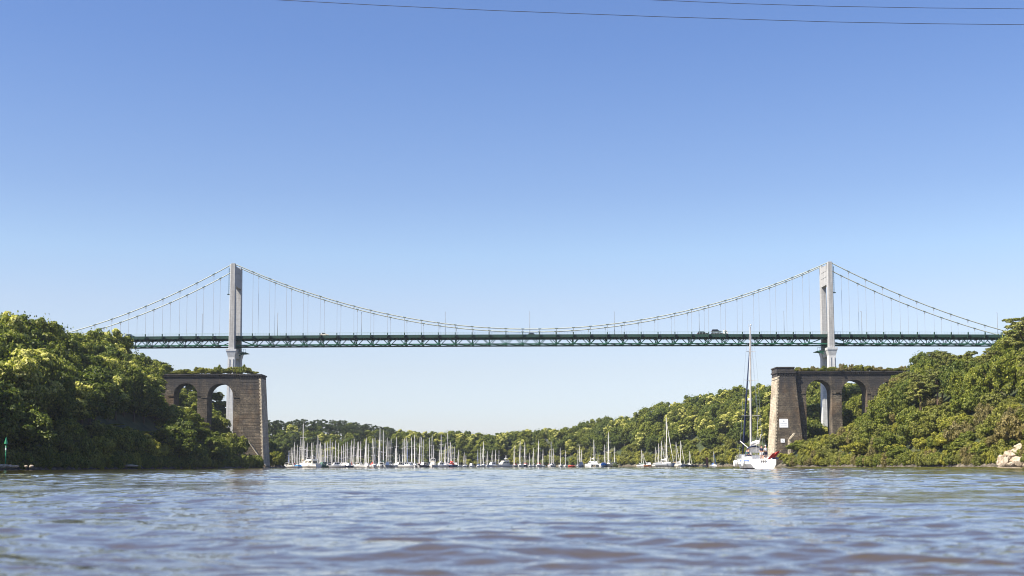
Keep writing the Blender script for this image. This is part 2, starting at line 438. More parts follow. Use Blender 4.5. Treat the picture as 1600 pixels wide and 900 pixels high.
# how high the ground may rise in the picture under each bank's foliage (the banks' outlines)
CAP_LEFT = [(-400, 560), (0, 560), (100, 580), (190, 600), (240, 630), (258, 655), (300, 672), (335, 696), (374, 700), (384, 706), (406, 724), (414, 730), (500, 730)]
CAP_RIGHT = [(1100, 730), (1212, 729), (1240, 705), (1290, 697), (1330, 678), (1350, 660), (1368, 634), (1396, 612), (1402, 600), (1430, 592), (1500, 580), (1548, 566), (1600, 530), (1900, 500)]
CAP_FAR = [(-300, 676), (300, 676), (420, 676), (560, 679), (660, 688), (860, 688), (900, 678), (960, 658), (1040, 634), (1150, 622), (1300, 618), (1900, 600)]
def cap_ground(x, y, z):
    px, _ = proj(x, np.maximum(y, 1), 15 + 0 * x)
    out = np.array(z)
    for pts, sel in ((CAP_LEFT, (x < 0) & (y > 120) & (y < 546)), (CAP_RIGHT, (x > 0) & (y > 120) & (y < 546)), (CAP_FAR, y > 560)):
        lim = np.interp(px, *zip(*pts))
        top = np.maximum((728 - lim) * y / F_PX * 1.0, 0.4)
        out = np.where(sel, np.minimum(out, top), out)
    return out
def shore_dist(x, y):
    """metres from the river's edge, negative over the water"""
    x = np.asarray(x, float); y = np.asarray(y, float)
    d = np.full(x.shape, 1e9); inside = np.zeros(x.shape, bool)
    n = len(RIVER)
    for i in range(n):
        ax, ay = RIVER[i]; bx, by = RIVER[(i + 1) % n]
        t = np.clip(((x - ax) * (bx - ax) + (y - ay) * (by - ay)) / ((bx - ax) ** 2 + (by - ay) ** 2), 0, 1)
        d = np.minimum(d, np.hypot(x - ax - t * (bx - ax), y - ay - t * (by - ay)))
        with np.errstate(divide='ignore', invalid='ignore'):
            hit = ((ay > y) != (by > y)) & (x < (bx - ax) * (y - ay) / (by - ay) + ax)
        inside ^= hit
    return np.where(inside, -d, d)
def ground(x, y):
    x = np.asarray(x, float); y = np.asarray(y, float)
    w = np.zeros(x.shape); h = np.zeros(x.shape)
    for hx, hy, hh in HILLS:
        k = 1 / (((x - hx) ** 2 + (y - hy) ** 2) + 400) ** 1.5
        w += k; h += k * hh
    h /= w
    d = shore_dist(x, y)
    wob = np.sin(x * 0.07 + y * 0.05) * np.cos(y * 0.09 - x * 0.03)
    s = 33 + 5 * wob
    up = h * (1 - np.exp(-np.maximum(d, 0) / s)) + np.clip(d, 0, 12) / 12 * wob * 1.2 + np.clip(d, 0, 1) * 0.35
    up = cap_ground(x, y, up)
    return np.where(d > 0, up, np.maximum(d * 0.35, -3))
def gz(x, y): return float(ground(np.array([x]), np.array([y]))[0])

def grid_mesh(name, X, Y, Z, mat, smooth=True):
    ny, nx = X.shape
    me = bpy.data.meshes.new(name)
    co = np.stack([X, Y, Z], -1).reshape(-1, 3)
    i = np.arange(ny * nx).reshape(ny, nx)
    q = np.stack([i[:-1, :-1], i[:-1, 1:], i[1:, 1:], i[1:, :-1]], -1).reshape(-1, 4)
    me.vertices.add(len(co)); me.vertices.foreach_set('co', co.ravel())
    me.loops.add(q.size); me.loops.foreach_set('vertex_index', q.ravel().astype(np.int32))
    me.polygons.add(len(q)); me.polygons.foreach_set('loop_start', np.arange(0, q.size, 4, dtype=np.int32))
    me.polygons.foreach_set('loop_total', np.full(len(q), 4, dtype=np.int32))
    if smooth: me.polygons.foreach_set('use_smooth', np.ones(len(q), dtype=bool))
    me.materials.append(mat)
    me.update(calc_edges=True)
    return link(name, me)

gx = np.concatenate([np.linspace(-4000, -420, 20), np.linspace(-400, 400, 201), np.linspace(420, 4000, 20)])
gy = np.concatenate([np.linspace(-600, 0, 20), np.linspace(5, 1150, 287), np.linspace(1200, 6500, 20)])
GX, GY = np.meshgrid(gx, gy)
tag(grid_mesh('terrain', GX, GY, ground(GX, GY), M['soil']), kind='structure')

# water: one sheet, real wavelets, ever coarser with distance; waves run towards the lower right of the frame
rng = np.random.default_rng(7)
th = np.concatenate([np.radians(np.linspace(-88, -33, 24)), np.radians(np.linspace(-31, 31, 640)), np.radians(np.linspace(33, 88, 24))])
NR = 1300
rr = 0.9 * (1300 / 0.9) ** (np.linspace(0, 1, NR))
TH, RR = np.meshgrid(th, rr)
WX, WY = RR * np.sin(TH), RR * np.cos(TH)
dr = RR * math.log(1300 / 0.9) / NR
WZ = np.zeros_like(WX)
gust = 0.75 + 0.35 * np.sin(WX * 0.21 + 0.6 * np.sin(WY * 0.13)) * np.sin(WY * 0.17 + 1.3) + 0.2 * np.sin(WX * 0.06 - WY * 0.045)
for k in range(130):
    lam = 0.10 * (4.5 / 0.10) ** ((k + rng.random()) / 130)
    ang = rng.normal(math.radians(-100), 0.5)
    amp = 0.0023 * lam * (0.4 + rng.random())
    if 0.2 < lam < 0.6: amp *= 1.35
    if lam > 0.8: amp *= 0.85
    if lam > 1.2: amp *= 0.95
    kx, ky = 2 * math.pi / lam * math.cos(ang), 2 * math.pi / lam * math.sin(ang)
    fade = np.clip((lam / dr - 2.0) / 2.0, 0, 1)
    ph = kx * WX + ky * WY + rng.random() * 6.28
    s = np.sin(ph)
    WZ += amp * fade * (2.6 * ((s + 1) / 2) ** 4.4 - 0.7) * gust
tag(grid_mesh('water', WX, WY, WZ, M['water']), kind='structure')

# ------------------------------------------------------------------ suspension bridge
YN, YF = 530.0, 541.9            # the two planes of the cables and tower legs
TN, TF = 531.55, 540.35          # the two trusses
bridge = empty('suspension_bridge', (0, 535, 0), 'green steel truss suspension bridge with pale concrete towers spanning the river', 'bridge')
XL, XR = at(362.7, 546, YN).x, at(1298.9, 546, YN).x
XC = (XL + XR) / 2
PANEL = (at(1265, 540, TN).x - at(395.25, 540, TN).x) / 33
POST0 = at(395.25, 540, TN).x
CAMB = 1.6e-5
Z_DECK0 = at(831, 523.4, TN).z
Z_BOT0 = at(831, 537.4, TN).z
def camber(x): return -CAMB * (x - XC) ** 2
posts_main = [POST0 + PANEL * i for i in range(34)]
gapL = posts_main[0] - XL
posts_left = [XL - gapL * 0.97 - PANEL * i for i in range(12)]
posts_right = [XR + gapL * 0.95 + PANEL * i for i in range(14)]
deck_x0, deck_x1 = posts_left[-1] - 6, posts_right[-1] + 6
posts = sorted(posts_left + posts_main + posts_right)

Z_COL = at(362.7, 546.0, YN).z       # top of the lower shaft
Z_TOP = at(365.3, 413.0, YN).z
def tower(xc, ladder_side):
    t = MB().build('tower', M['concrete'], bridge) if False else empty('tower', (0, 0, 0))
    t.parent = bridge; t.location = (xc, 0, 0)
    for yc in (YN, YF):
        m = MB()
        w0, w1, d0, d1 = 1.28, 1.1, 1.25, 1.1
        rings = []
        for z, w, d in ((Z_COL, w0, d0), (Z_TOP, w1, d1)):
            c = 0.22
            rings.append([(xc - w + c, yc - d, z), (xc + w - c, yc - d, z), (xc + w, yc - d + c, z), (xc + w, yc + d - c, z),
                          (xc + w - c, yc + d, z), (xc - w + c, yc + d, z), (xc - w, yc + d - c, z), (xc - w, yc - d + c, z)])
        m.loft(rings)
        m.build('leg', M['concrete'], t)
        s = MB().box(xc - 0.8, xc + 0.8, yc - 0.8, yc + 0.8, Z_TOP + 0.01, Z_TOP + 0.45)
        s.build('cable_saddle', M['grey_gel'], t, bevel=0.12)
        # lower shaft with a flared capital
        m = MB()
        g = 2.0
        for (z0, w0_, d0_), (z1, w1_, d1_) in zip([(g, 1.95, 2.1), (Z_COL - 3.3, 1.4, 1.65), (Z_COL - 1.4, 1.85, 2.0), (Z_COL - 0.9, 2.1, 2.2)], [(Z_COL - 3.3, 1.4, 1.65), (Z_COL - 1.4, 1.85, 2.0), (Z_COL - 0.9, 2.1, 2.2), (Z_COL - 0.01, 2.15, 2.25)]):
            m.hexa([(xc - w0_, yc - d0_, z0), (xc + w0_, yc - d0_, z0), (xc + w0_, yc + d0_, z0), (xc - w0_, yc + d0_, z0),
                    (xc - w1_, yc - d1_, z1), (xc + w1_, yc - d1_, z1), (xc + w1_, yc + d1_, z1), (xc - w1_, yc + d1_, z1)])
        for sx in (-0.75, 0.75):   # raised fluting
            m.box(xc + sx - 0.16, xc + sx + 0.16, yc - 1.9, yc - 1.5, 6, Z_COL - 4)
        m.build('lower_shaft', M['concrete_pale'], t)
    m = MB()
    zb = Z_TOP - 9.0
    m.box(xc - 0.98, xc + 0.98, YN + 1.1, YF - 1.1, zb, Z_TOP - 0.7)
    for zz in (Z_TOP - 3.1, Z_TOP - 5.6):
        m.box(xc - 1.08, xc + 1.08, YN + 1.12, YF - 1.12, zz - 0.09, zz + 0.09)
    m.build('crossbeam', M['concrete'], t)
    m = MB().box(xc - 1.1, xc + 1.1, YN + 2.5, YF - 2.5, Z_COL - 3.4, Z_COL - 1.2)
    m.build('lower_crossbeam', M['concrete_pale'], t)
    m = MB()
    lx = xc + ladder_side * 1.75
    for yy in (YN - 0.35, YN + 0.35): m.bar((lx, yy, Z_TOP - 12.5), (lx, yy, Z_TOP - 1.5), 0.09)
    for k in range(12):
        m.bar((lx, YN - 0.35, Z_TOP - 12 + k * 0.9), (lx, YN + 0.35, Z_TOP - 12 + k * 0.9), 0.07)
        m.bar((lx, YN + 0.35, Z_TOP - 12 + k * 0.9), (xc + ladder_side * 1.1, YN + 0.35, Z_TOP - 12 + k * 0.9), 0.06)
    m.box(lx - 0.55, lx + 0.55, YN - 0.7, YN + 0.7, Z_TOP - 12.8, Z_TOP - 12.55)
    m.build('ladder', M['dark_steel'], t)
    m = MB()
    for s in (-1, 1):
        m.box(xc + s * 1.3 - 0.05, xc + s * 1.3 + 0.05, YN + 1.3, YN + 1.6, Z_COL + 0.1, Z_COL + 4.2)
    z0 = Z_COL - 0.1
    ox = -ladder_side
    m.hexa([(xc + ox * 2.4, YN + 2.0, z0 - 1.3), (xc + ox * 5.2, YN + 2.0, z0 - 1.1), (xc + ox * 5.2, YF - 2, z0 - 1.1), (xc + ox * 2.4, YF - 2, z0 - 1.3),
            (xc + ox * 2.4, YN + 2.0, z0 - 1.1), (xc + ox * 5.2, YN + 2.0, z0 - 0.9), (xc + ox * 5.2, YF - 2, z0 - 0.9), (xc + ox * 2.4, YF - 2, z0 - 1.1)])
    for k in range(4):
        xx = xc + ox * (2.5 + 0.9 * k)
        m.bar((xx, YN + 2.0, z0 - 1.1), (xx, YN + 2.0, z0 + 0.4), 0.08)
    m.bar((xc + ox * 2.4, YN + 2.0, z0 + 0.4), (xc + ox * 5.2, YN + 2.0, z0 + 0.4), 0.09)
    m.bar((xc + ox * 2.4, YN + 2.0, z0 - 2.4), (xc + ox * 5.2, YN + 2.0, z0 - 1.0), 0.3)
    m.build('inspection_platform', M['green_steel'], t)
tower(XL, -1); tower(XR, 1)

# main cables
Z_SAG = at(829, 514.1, YN).z
def cable_z_main(x):
    u = (x - XC) / ((XR - XL) / 2)
    return Z_SAG + (Z_TOP + 0.35 - Z_SAG) * u * u
XLe, ZLe = at(122, 515.5, YN).x, at(122, 515.5, YN).z
XRe, ZRe = at(1573, 518.0, YN).x, at(1573, 518.0, YN).z
def cable_z_side(x, xt, xe, ze):
    t = (x - xt) / (xe - xt)
    return (Z_TOP + 0.35) * (1 - t) + ze * t - 2.3 * 4 * t * (1 - t)
for yc in (YN, YF):
    pts = []
    for i in range(10, -1, -1):
        t = i / 10 * 1.12; x = XL + (XLe - XL) * t
        pts.append((x, yc, cable_z_side(x, XL, XLe, ZLe)))
    for i in range(1, 48): x = XL + (XR - XL) * i / 48; pts.append((x, yc, cable_z_main(x)))
    for i in range(11):
        t = i / 10 * 1.12; x = XR + (XRe - XR) * t
        pts.append((x, yc, cable_z_side(x, XR, XRe, ZRe)))
    cb = MB().tube(pts, 0.21, 8).build('main_cable', M['cable'], bridge, smooth=True)
    cl = MB()
    for x in posts_main + posts_left[:8] + posts_right[:9]:
        if XL < x < XR: z = cable_z_main(x); dz = (cable_z_main(x + .1) - cable_z_main(x - .1)) / .2
        elif x < XL: z = cable_z_side(x, XL, XLe, ZLe); dz = (cable_z_side(x + .1, XL, XLe, ZLe) - cable_z_side(x - .1, XL, XLe, ZLe)) / .2
        else: z = cable_z_side(x, XR, XRe, ZRe); dz = (cable_z_side(x + .1, XR, XRe, ZRe) - cable_z_side(x - .1, XR, XRe, ZRe)) / .2
        zd = Z_DECK0 + camber(x) + 0.4
        if z - 0.4 > zd + 0.3:
            h = MB().tube([(x, yc, z - 0.3), (x, yc, zd)], 0.055, 6)
            h.box(x - 0.16, x + 0.16, yc - 0.16, yc + 0.16, z - 1.0, z - 0.25)
            h.bar((x - 0.6, yc, z - 0.6 * dz), (x + 0.6, yc, z + 0.6 * dz), 0.38, None, 1)
            h.build('hanger', [M['hanger'], M['dark_steel']], cb)
        else:
            MB().bar((x - 0.6, yc, z - 0.6 * dz), (x + 0.6, yc, z + 0.6 * dz), 0.38).build('cable_clamp', M['dark_steel'], cb)

# deck: slab, two trusses, floor beams, bracing, railings
dk = empty('deck', (0, 0, 0)); dk.parent = bridge
NS = 60
def strip(m, y0, y1, z_lo, z_hi, zf, mi=0):
    xs = np.linspace(deck_x0, deck_x1, NS)
    m.loft([[(x, y0, zf(x) + z_lo), (x, y1, zf(x) + z_lo), (x, y1, zf(x) + z_hi), (x, y0, zf(x) + z_hi)] for x in xs], mi)
zd = lambda x: Z_DECK0 + camber(x)
zbt = lambda x: Z_BOT0 + camber(x)
m = MB(); strip(m, TN - 0.9, TF + 0.9, -0.38, -0.02, zd); m.build('road_slab', M['asphalt'], dk)
m = MB(); strip(m, TN - 1.02, TN - 0.92, -1.05, 0.16, zd); strip(m, TF + 0.92, TF + 1.02, -1.05, 0.16, zd)
strip(m, TN + 0.7, TN + 0.95, -1.0, -0.4, zd); strip(m, TF - 0.95, TF - 0.7, -1.0, -0.4, zd)
strip(m, 535.0, 535.3, -1.1, -0.4, zd); strip(m, 536.8, 537.1, -1.1, -0.4, zd)
m.build('edge_girder', M['dark_steel'], dk)
for ty in (TN, TF):
    m = MB()
    strip(m, ty - 0.2, ty + 0.2, -1.0, -0.42, zd)
    strip(m, ty - 0.24, ty + 0.24, -0.28, 0.26, zbt)
    xs = posts
    for x in xs:
        m.bar((x, ty, zbt(x) + 0.2), (x, ty, zd(x) - 0.9), 0.26)
    for a, b_ in zip(xs[:-1], xs[1:]):
        mid, q = (a + b_) / 2, 0.75
        zt = lambda x: zd(x) - 0.75
        sgn = -0.26 if ty == TN else 0.26
        m.bar((a + 0.15, ty + sgn, zbt(a) + 0.25), (mid - q, ty + sgn, zt(mid)), 0.27)
        m.bar((b_ - 0.15, ty + sgn, zbt(b_) + 0.25), (mid + q, ty + sgn, zt(mid)), 0.27)
        m.bar((mid - q - .1, ty + sgn, zt(mid)), (mid + q + .1, ty + sgn, zt(mid)), 0.2)
        for xx, dz in ((a, 0), (mid, 1)):
            zc = zbt(xx) + 0.35 if not dz else zt(xx)
            m.box(xx - 0.55, xx + 0.55, ty - 0.28, ty + 0.28, zc - 0.28, zc + 0.22)
    m.build('side_truss', M['green_steel'], dk)
for x in posts:
    m = MB()
    m.box(x - 0.2, x + 0.2, YN - 0.3, YF + 0.3, zd(x) - 1.35, zd(x) - 0.4)
    for yc in (YN, YF):        # bracket that takes the hanger
        s = 1 if yc == YN else -1
        m.hexa([(x - 0.17, yc - 0.3, zd(x) - 1.35), (x + 0.17, yc - 0.3, zd(x) - 1.35), (x + 0.17, yc + 0.3, zd(x) - 1.35), (x - 0.17, yc + 0.3, zd(x) - 1.35),
                (x - 0.17, yc - 0.3, zd(x) + 1.0), (x + 0.17, yc - 0.3, zd(x) + 1.0), (x + 0.17, yc + 0.3, zd(x) + 1.0), (x - 0.17, yc + 0.3, zd(x) + 1.0)])
    m.build('floor_beam', M['dark_steel'], dk)
m = MB()
for a, b_ in zip(posts[:-1], posts[1:]):
    mid = (a + b_) / 2
    m.box(mid - 0.15, mid + 0.15, TN, TF, zd(mid) - 1.2, zd(mid) - 0.4)
for a, b_ in zip(posts[:-1], posts[1:]):
    za, zb_ = zbt(a), zbt(b_)
    m.bar((a, TN + .3, za), (b_, TF - .3, zb_), 0.28, 0.22); m.bar((a, TF - .3, za - .25), (b_, TN + .3, zb_ - .25), 0.28, 0.22)
    m.bar((a, TN + .25, za), (a, TF - .25, za), 0.35, 0.3)
    m.bar((a, TN + .3, za + .2), (a, (TN + TF) / 2, zd(a) - 1.3), 0.2); m.bar((a, TF - .3, za + .2), (a, (TN + TF) / 2, zd(a) - 1.3), 0.2)
m.build('lateral_bracing', M['dark_steel'], dk)
for yy in (TN - 0.97, TF + 0.97):
    m = MB()
    strip(m, yy - 0.05, yy + 0.05, 1.1, 1.2, zd); strip(m, yy - 0.03, yy + 0.03, 0.65, 0.7, zd)
    x = deck_x0
    while x < deck_x1:
        m.box(x - 0.035, x + 0.035, yy - 0.035, yy + 0.035, zd(x), zd(x) + 1.12); x += PANEL / 6
    m.build('railing', M['rail'], dk)

# street lamps on the deck
def street_lamp(px, ytop, label):
    x = at(px, 522, TN + 0.4).x
    z0, z1 = zd(x), at(px, ytop, TN + 0.4).z
    y = TN - 0.45
    r = empty('street_lamp', (x, y, z0), label, 'street lamp', 'street lamps along the bridge deck')
    MB().tube([(x, y, z0), (x, y, z0 + 0.8), (x, y, z1)], [0.13, 0.11, 0.07], 8).build('pole', M['lamp_pole'], r, smooth=True)
    MB().tube([(x, y, z1 - 0.1), (x, y + 0.9, z1 + 0.15)], 0.05, 6).cbox((x, y + 1.1, z1 + 0.15), 0.25, 0.7, 0.12).build('lamp_head', M['grey_gel'], r)
lamps = [(316.5, 491, 'thin street lamp on the deck left of the left tower'),
         (434, 489.5, 'thin street lamp on the deck just right of the left tower'),
         (564.8, 488.5, 'thin street lamp on the deck second right of the left tower'),
         (695.8, 488, 'thin street lamp on the deck standing left of the low point of the cables'),
         (827.8, 487.5, 'thin street lamp on the deck at the low point of the cables'),
         (959.8, 487.5, 'thin street lamp on the deck right of the low point of the cables'),
         (1092.3, 487.5, 'thin street lamp on the deck in front of the two dark cars'),
         (1224.7, 487.5, 'thin street lamp on the deck just left of the right tower'),
         (1346, 487, 'thin street lamp on the deck just right of the right tower'),
         (1558, 489, 'thin street lamp at the far right end of the bridge by the trees')]
for a in lamps: street_lamp(*a)

# ------------------------------------------------------------------ the two stumps of the old stone viaduct
YV = 480.0
def arc_cut(x0, x1, zs, z0, z1, holes):
    """wall outline pieces (x, z) around round-headed openings; holes = (xa, xb, crown z)"""
    out, cur = [], x0
    for xa, xb, zc in holes:
        r = (xb - xa) / 2; xm = (xa + xb) / 2; zsp = zc - r
        out.append([(cur, z0), (xa, z0), (xa, zsp)] + [] + [(xa, z1), (cur, z1)])
        n = 14
        for k in range(n):
            a0, a1 = math.pi - math.pi * k / n, math.pi - math.pi * (k + 1) / n
            out.append([(xm + r * math.cos(a0), zsp + r * math.sin(a0)), (xm + r * math.cos(a1), zsp + r * math.sin(a1)),
                        (xm + r * math.cos(a1), z1), (xm + r * math.cos(a0), z1)])
        cur = xb
    out.append([(cur, z0), (x1, z0), (x1, z1), (cur, z1)])
    return out
def viaduct(loc, label, wall, holes, zt, pier, side):
    """wall=(x0,x1), pier: top and foot x-range of the front, side: +1 when the river is to the right"""
    v = empty('stone_viaduct', loc, label, 'viaduct')
    yf, yb = YV + 1.1, YV + 8.6
    m = MB()
    for poly in arc_cut(wall[0], wall[1], 0, -1, zt - 1.0, holes): m.prism(poly, yf, yb)
    m.build('arcade_wall', M['stone'], v)
    for xa, xb, zc in holes:       # dressed ring round the arch and impost bands
        r = (xb - xa) / 2; xm = (xa + xb) / 2; zsp = zc - r
        m = MB(); n = 14
        for k in range(n):
            a0, a1 = math.pi - math.pi * k / n, math.pi - math.pi * (k + 1) / n
            P = lambda a, rr: (xm + rr * math.cos(a), zsp + rr * math.sin(a))
            m.prism([P(a0, r - 0.012), P(a1, r - 0.012), P(a1, r + 0.8), P(a0, r + 0.8)], yf - 0.1, yf + 0.6)
        m.build('arch_ring', M['stone'], v)
        MB().box(xb + 0.02, xb + 3.2, yf - 0.22, yf + 0.5, zsp - 0.5, zsp).build('impost_band', M['stone'], v)
        m = MB()
        m.box(xa - 2.2, xa - 0.02, yf - 0.22, yf + 0.5, zsp - 0.5, zsp)
        m.build('impost_band', M['stone'], v)
    m = MB()
    m.box(wall[0], wall[1], yf - 0.5, yb + 0.5, zt - 0.45, zt)
    x = wall[0] + 0.4
    while x < wall[1] - 0.3:
        m.box(x - 0.16, x + 0.16, yf - 0.4, yf - 0.002, zt - 1.0, zt - 0.452); x += 0.72
    m.build('cornice', M['stone'], v)
    (ta, tb), (fa, fb), zp = pier
    bt = 0.0
    y0t, y0b, y1 = YV, YV - 1.2, YV + 10.2
    c = 0.0
    m = MB()
    rings = []
    nk = 27
    for k in range(2 * nk):
        t = (k // 2 + (0.82 + 0.12 * math.sin(k * 2.3) if k % 2 else 0.0)) / (nk - 0.18) if k < 2 * nk - 1 else 1.0
        ledge = (0.03 + 0.035 * math.sin(k * 1.7) ** 2 if side > 0 else 0.012) if k % 2 else 0.0
        xa = fa + (ta - fa) * t; xb = fb + (tb - fb) * t; ya = y0b + (y0t - y0b) * t
        yb2 = y1 + 1.2 * (1 - t)
        xa += ledge * .6; xb -= ledge * .6; ya += ledge
        z = -1.5 + (zp - 0.9 + 1.5) * t
        rings.append([(xa, ya, z), (xb, ya, z), (xb, yb2, z), (xa, yb2, z)])
    m.loft(rings)
    m.build('river_pier', [M['stone']], v)
    # pale cut-stone facing on the river side, standing 3 cm proud with toothed quoins
    m = MB()
    fx = [(fb, tb, 1)] if side > 0 else [(fa, ta, -1)]
    for f_, t_, s in fx:
        rows = 56
        for k in range(rows):
            t0, t1 = k / rows, (k + 0.94) / rows
            xa0, xa1 = f_ + (t_ - f_) * t0, f_ + (t_ - f_) * t1
            z0, z1 = -1 + (zp - 1.9 + 1) * t0, -1 + (zp - 1.9 + 1) * t1
            ya = (y0b + (y0t - y0b) * t0) - 0.06
            e = 0.75 if k % 2 else 0.45
            m.hexa([(xa0 - s * e, ya, z0), (xa0 + s * 0.06, ya, z0), (xa0 + s * 0.06, y1 + 1.0 * (1 - t0), z0), (xa0 - s * e, y1 + 1.0 * (1 - t0), z0),
                    (xa1 - s * e, ya, z1), (xa1 + s * 0.06, ya, z1), (xa1 + s * 0.06, y1 + 1.0 * (1 - t1), z1), (xa1 - s * e, y1 + 1.0 * (1 - t1), z1)])
    m.build('cut_stone_facing', M['stone_pale'], v)
    m = MB()
    m.box(ta - 0.35, tb + 0.35, y0t - 0.45, y1 + 0.4, zp - 0.895, zp - 0.35)
    x = ta
    while x < tb + 0.2:
        m.hexa([(x - 0.2, y0t - 0.05, zp - 2.3), (x + 0.2, y0t - 0.05, zp - 2.3), (x + 0.2, y0t + 0.3, zp - 2.3), (x - 0.2, y0t + 0.3, zp - 2.3),
                (x - 0.2, y0t - 0.4, zp - 0.9), (x + 0.2, y0t - 0.4, zp - 0.9), (x + 0.2, y0t + 0.3, zp - 0.9), (x - 0.2, y0t + 0.3, zp - 0.9)]); x += 0.95
    m.build('pier_cap', M['stone'], v)
    return v
X = lambda px, py=640, Y=YV: at(px, py, Y).x
Z = lambda px, py, Y=YV: at(px, py, Y).z
zt_l = Z(330, 584.2, YV + 1)
lv = viaduct((X(392), YV, 0), 'ruined stone viaduct stump with two arches on the left bank', (X(215), X(380)),
        [(X(271.5, 610, YV + 1), X(308.5, 610, YV + 1), Z(289, 598.6, YV + 1)), (X(324, 610, YV + 1), X(364.5, 610, YV + 1), Z(344, 599.2, YV + 1))],
        zt_l, ((X(376.5, 585), X(407.5, 585)), (X(371.5, 728), X(413, 728)), zt_l + 0.15), 1)
# sloping wing wall at the foot of the left pier
m = MB()
a, b_ = at(383, 683, YV - 2.2), at(415, 727, YV - 3.5)
m.hexa([(a.x, YV - 3.2, -1), (b_.x, YV - 5.0, -1), (b_.x, YV - 3.2, -1), (a.x, YV - 1.9, -1), (a.x, YV - 3.2, a.z), (b_.x, YV - 5.0, 0.5), (b_.x, YV - 3.2, 0.5), (a.x, YV - 1.9, a.z)])
m.build('wing_wall', M['stone'], lv)
m = MB()
m.hexa([(a.x, YV - 3.4, a.z + .01), (b_.x + .3, YV - 5.2, 0.51), (b_.x + .3, YV - 3.0, 0.51), (a.x, YV - 1.7, a.z + .01), (a.x, YV - 3.4, a.z + .4), (b_.x + .3, YV - 5.2, 0.9), (b_.x + .3, YV - 3.0, 0.9), (a.x, YV - 1.7, a.z + .4)])
m.build('wall_coping', M['stone_pale'], lv)

zt_r = Z(1300, 580.0, YV + 1)
rv = viaduct((X(1228), YV, 0), 'ruined stone viaduct stump with three arches and white sign on the right bank', (X(1240), X(1432)),
        [(X(1259.6, 610, YV + 1), X(1299.7, 610, YV + 1), Z(1279, 593.2, YV + 1)), (X(1315.3, 610, YV + 1), X(1355, 610, YV + 1), Z(1335, 593.4, YV + 1)),
         (X(1370.5, 610, YV + 1), X(1411, 610, YV + 1), Z(1390, 595.6, YV + 1))],
        zt_r, ((X(1214.5, 580), X(1242.0, 580)), (X(1207.5, 728), X(1258, 728)), zt_r + 0.2), -1)
m = MB()
pa = (X(1213.5, 577), X(1241, 577))
m.box(pa[0], pa[1], YV - 0.3, YV + 9.6, zt_r - 0.1, zt_r + 1.2)
m.box(pa[0] - 0.25, pa[1] + 0.1, YV - 0.5, YV + 9.8, zt_r + 1.201, zt_r + 1.6)
m.build('parapet_block', M['stone'], rv)
# leaning coping slab by the right pier
m = MB(); a, b_ = at(1233, 687, YV - 3), at(1241, 677, YV - 3)
m.bar(a, b_, 1.2, 0.5); m.bar((a.x, YV - 2.6, -0.5), (a.x + .2, YV - 2.6, a.z), 1.0, 1.0)
m.build('wing_wall', M['stone_pale'], rv)
# two signs on the right pier (its print is too small to read)
def sign(px0, px1, py0, py1, name, label, marks):
    zc = at((px0 + px1) / 2, (py0 + py1) / 2, YV).z
    ys = YV - 1.2 * (1 - (zc + 1.5) / (zt_r + 0.6)) - 0.1
    p, q = at(px0, py1, ys), at(px1, py0, ys)
    lean = 0.035 * (q.z - p.z)
    s = empty(name, ((p.x + q.x) / 2, ys, p.z), label, 'sign')
    m = MB(); m.hexa([(p.x, ys - .08, p.z), (q.x, ys - .08, p.z), (q.x, ys + .06, p.z), (p.x, ys + .06, p.z), (p.x, ys - .08 + lean, q.z), (q.x, ys - .08 + lean, q.z), (q.x, ys + .06 + lean, q.z), (p.x, ys + .06 + lean, q.z)])
    m.build('panel', M['sign_white'], s)
    m = MB(); W, H = q.x - p.x, q.z - p.z
    for u0, u1, v0, v1 in marks:
        y0 = ys - .084 + lean * v0; y1 = ys - .084 + lean * v1
        m.hexa([(p.x + u0 * W, y0 - .012, p.z + v0 * H), (p.x + u1 * W, y0 - .012, p.z + v0 * H), (p.x + u1 * W, y0 + .003, p.z + v0 * H), (p.x + u0 * W, y0 + .003, p.z + v0 * H),
                (p.x + u0 * W, y1 - .012, p.z + v1 * H), (p.x + u1 * W, y1 - .012, p.z + v1 * H), (p.x + u1 * W, y1 + .003, p.z + v1 * H), (p.x + u0 * W, y1 + .003, p.z + v1 * H)])
    m.build('print', M['sign_grey'], s)
mk = [(0.44, 0.56, 0.70, 0.80), (0.40, 0.60, 0.64, 0.68)]
u = 0.12
for wd in (0.07, 0.03, 0.05, 0.06, 0.03, 0.07, 0.05, 0.06, 0.04, 0.05):
    mk.append((u, u + wd, 0.38, 0.48)); u += wd + 0.025
u = 0.16
for wd in (0.1, 0.05, 0.12, 0.08, 0.06, 0.11, 0.05):
    mk.append((u, u + wd, 0.17, 0.22)); u += wd + 0.02
sign(1218, 1231.3, 654.5, 668, 'information_sign', 'square white information sign fixed high on the right stone pier', mk)
sign(1220, 1226, 685.5, 691.5, 'number_sign', 'small white sign low on the right stone pier above the bushes', [(0.25, 0.38, 0.2, 0.75), (0.5, 0.62, 0.45, 0.85), (0.56, 0.8, 0.2, 0.32)])
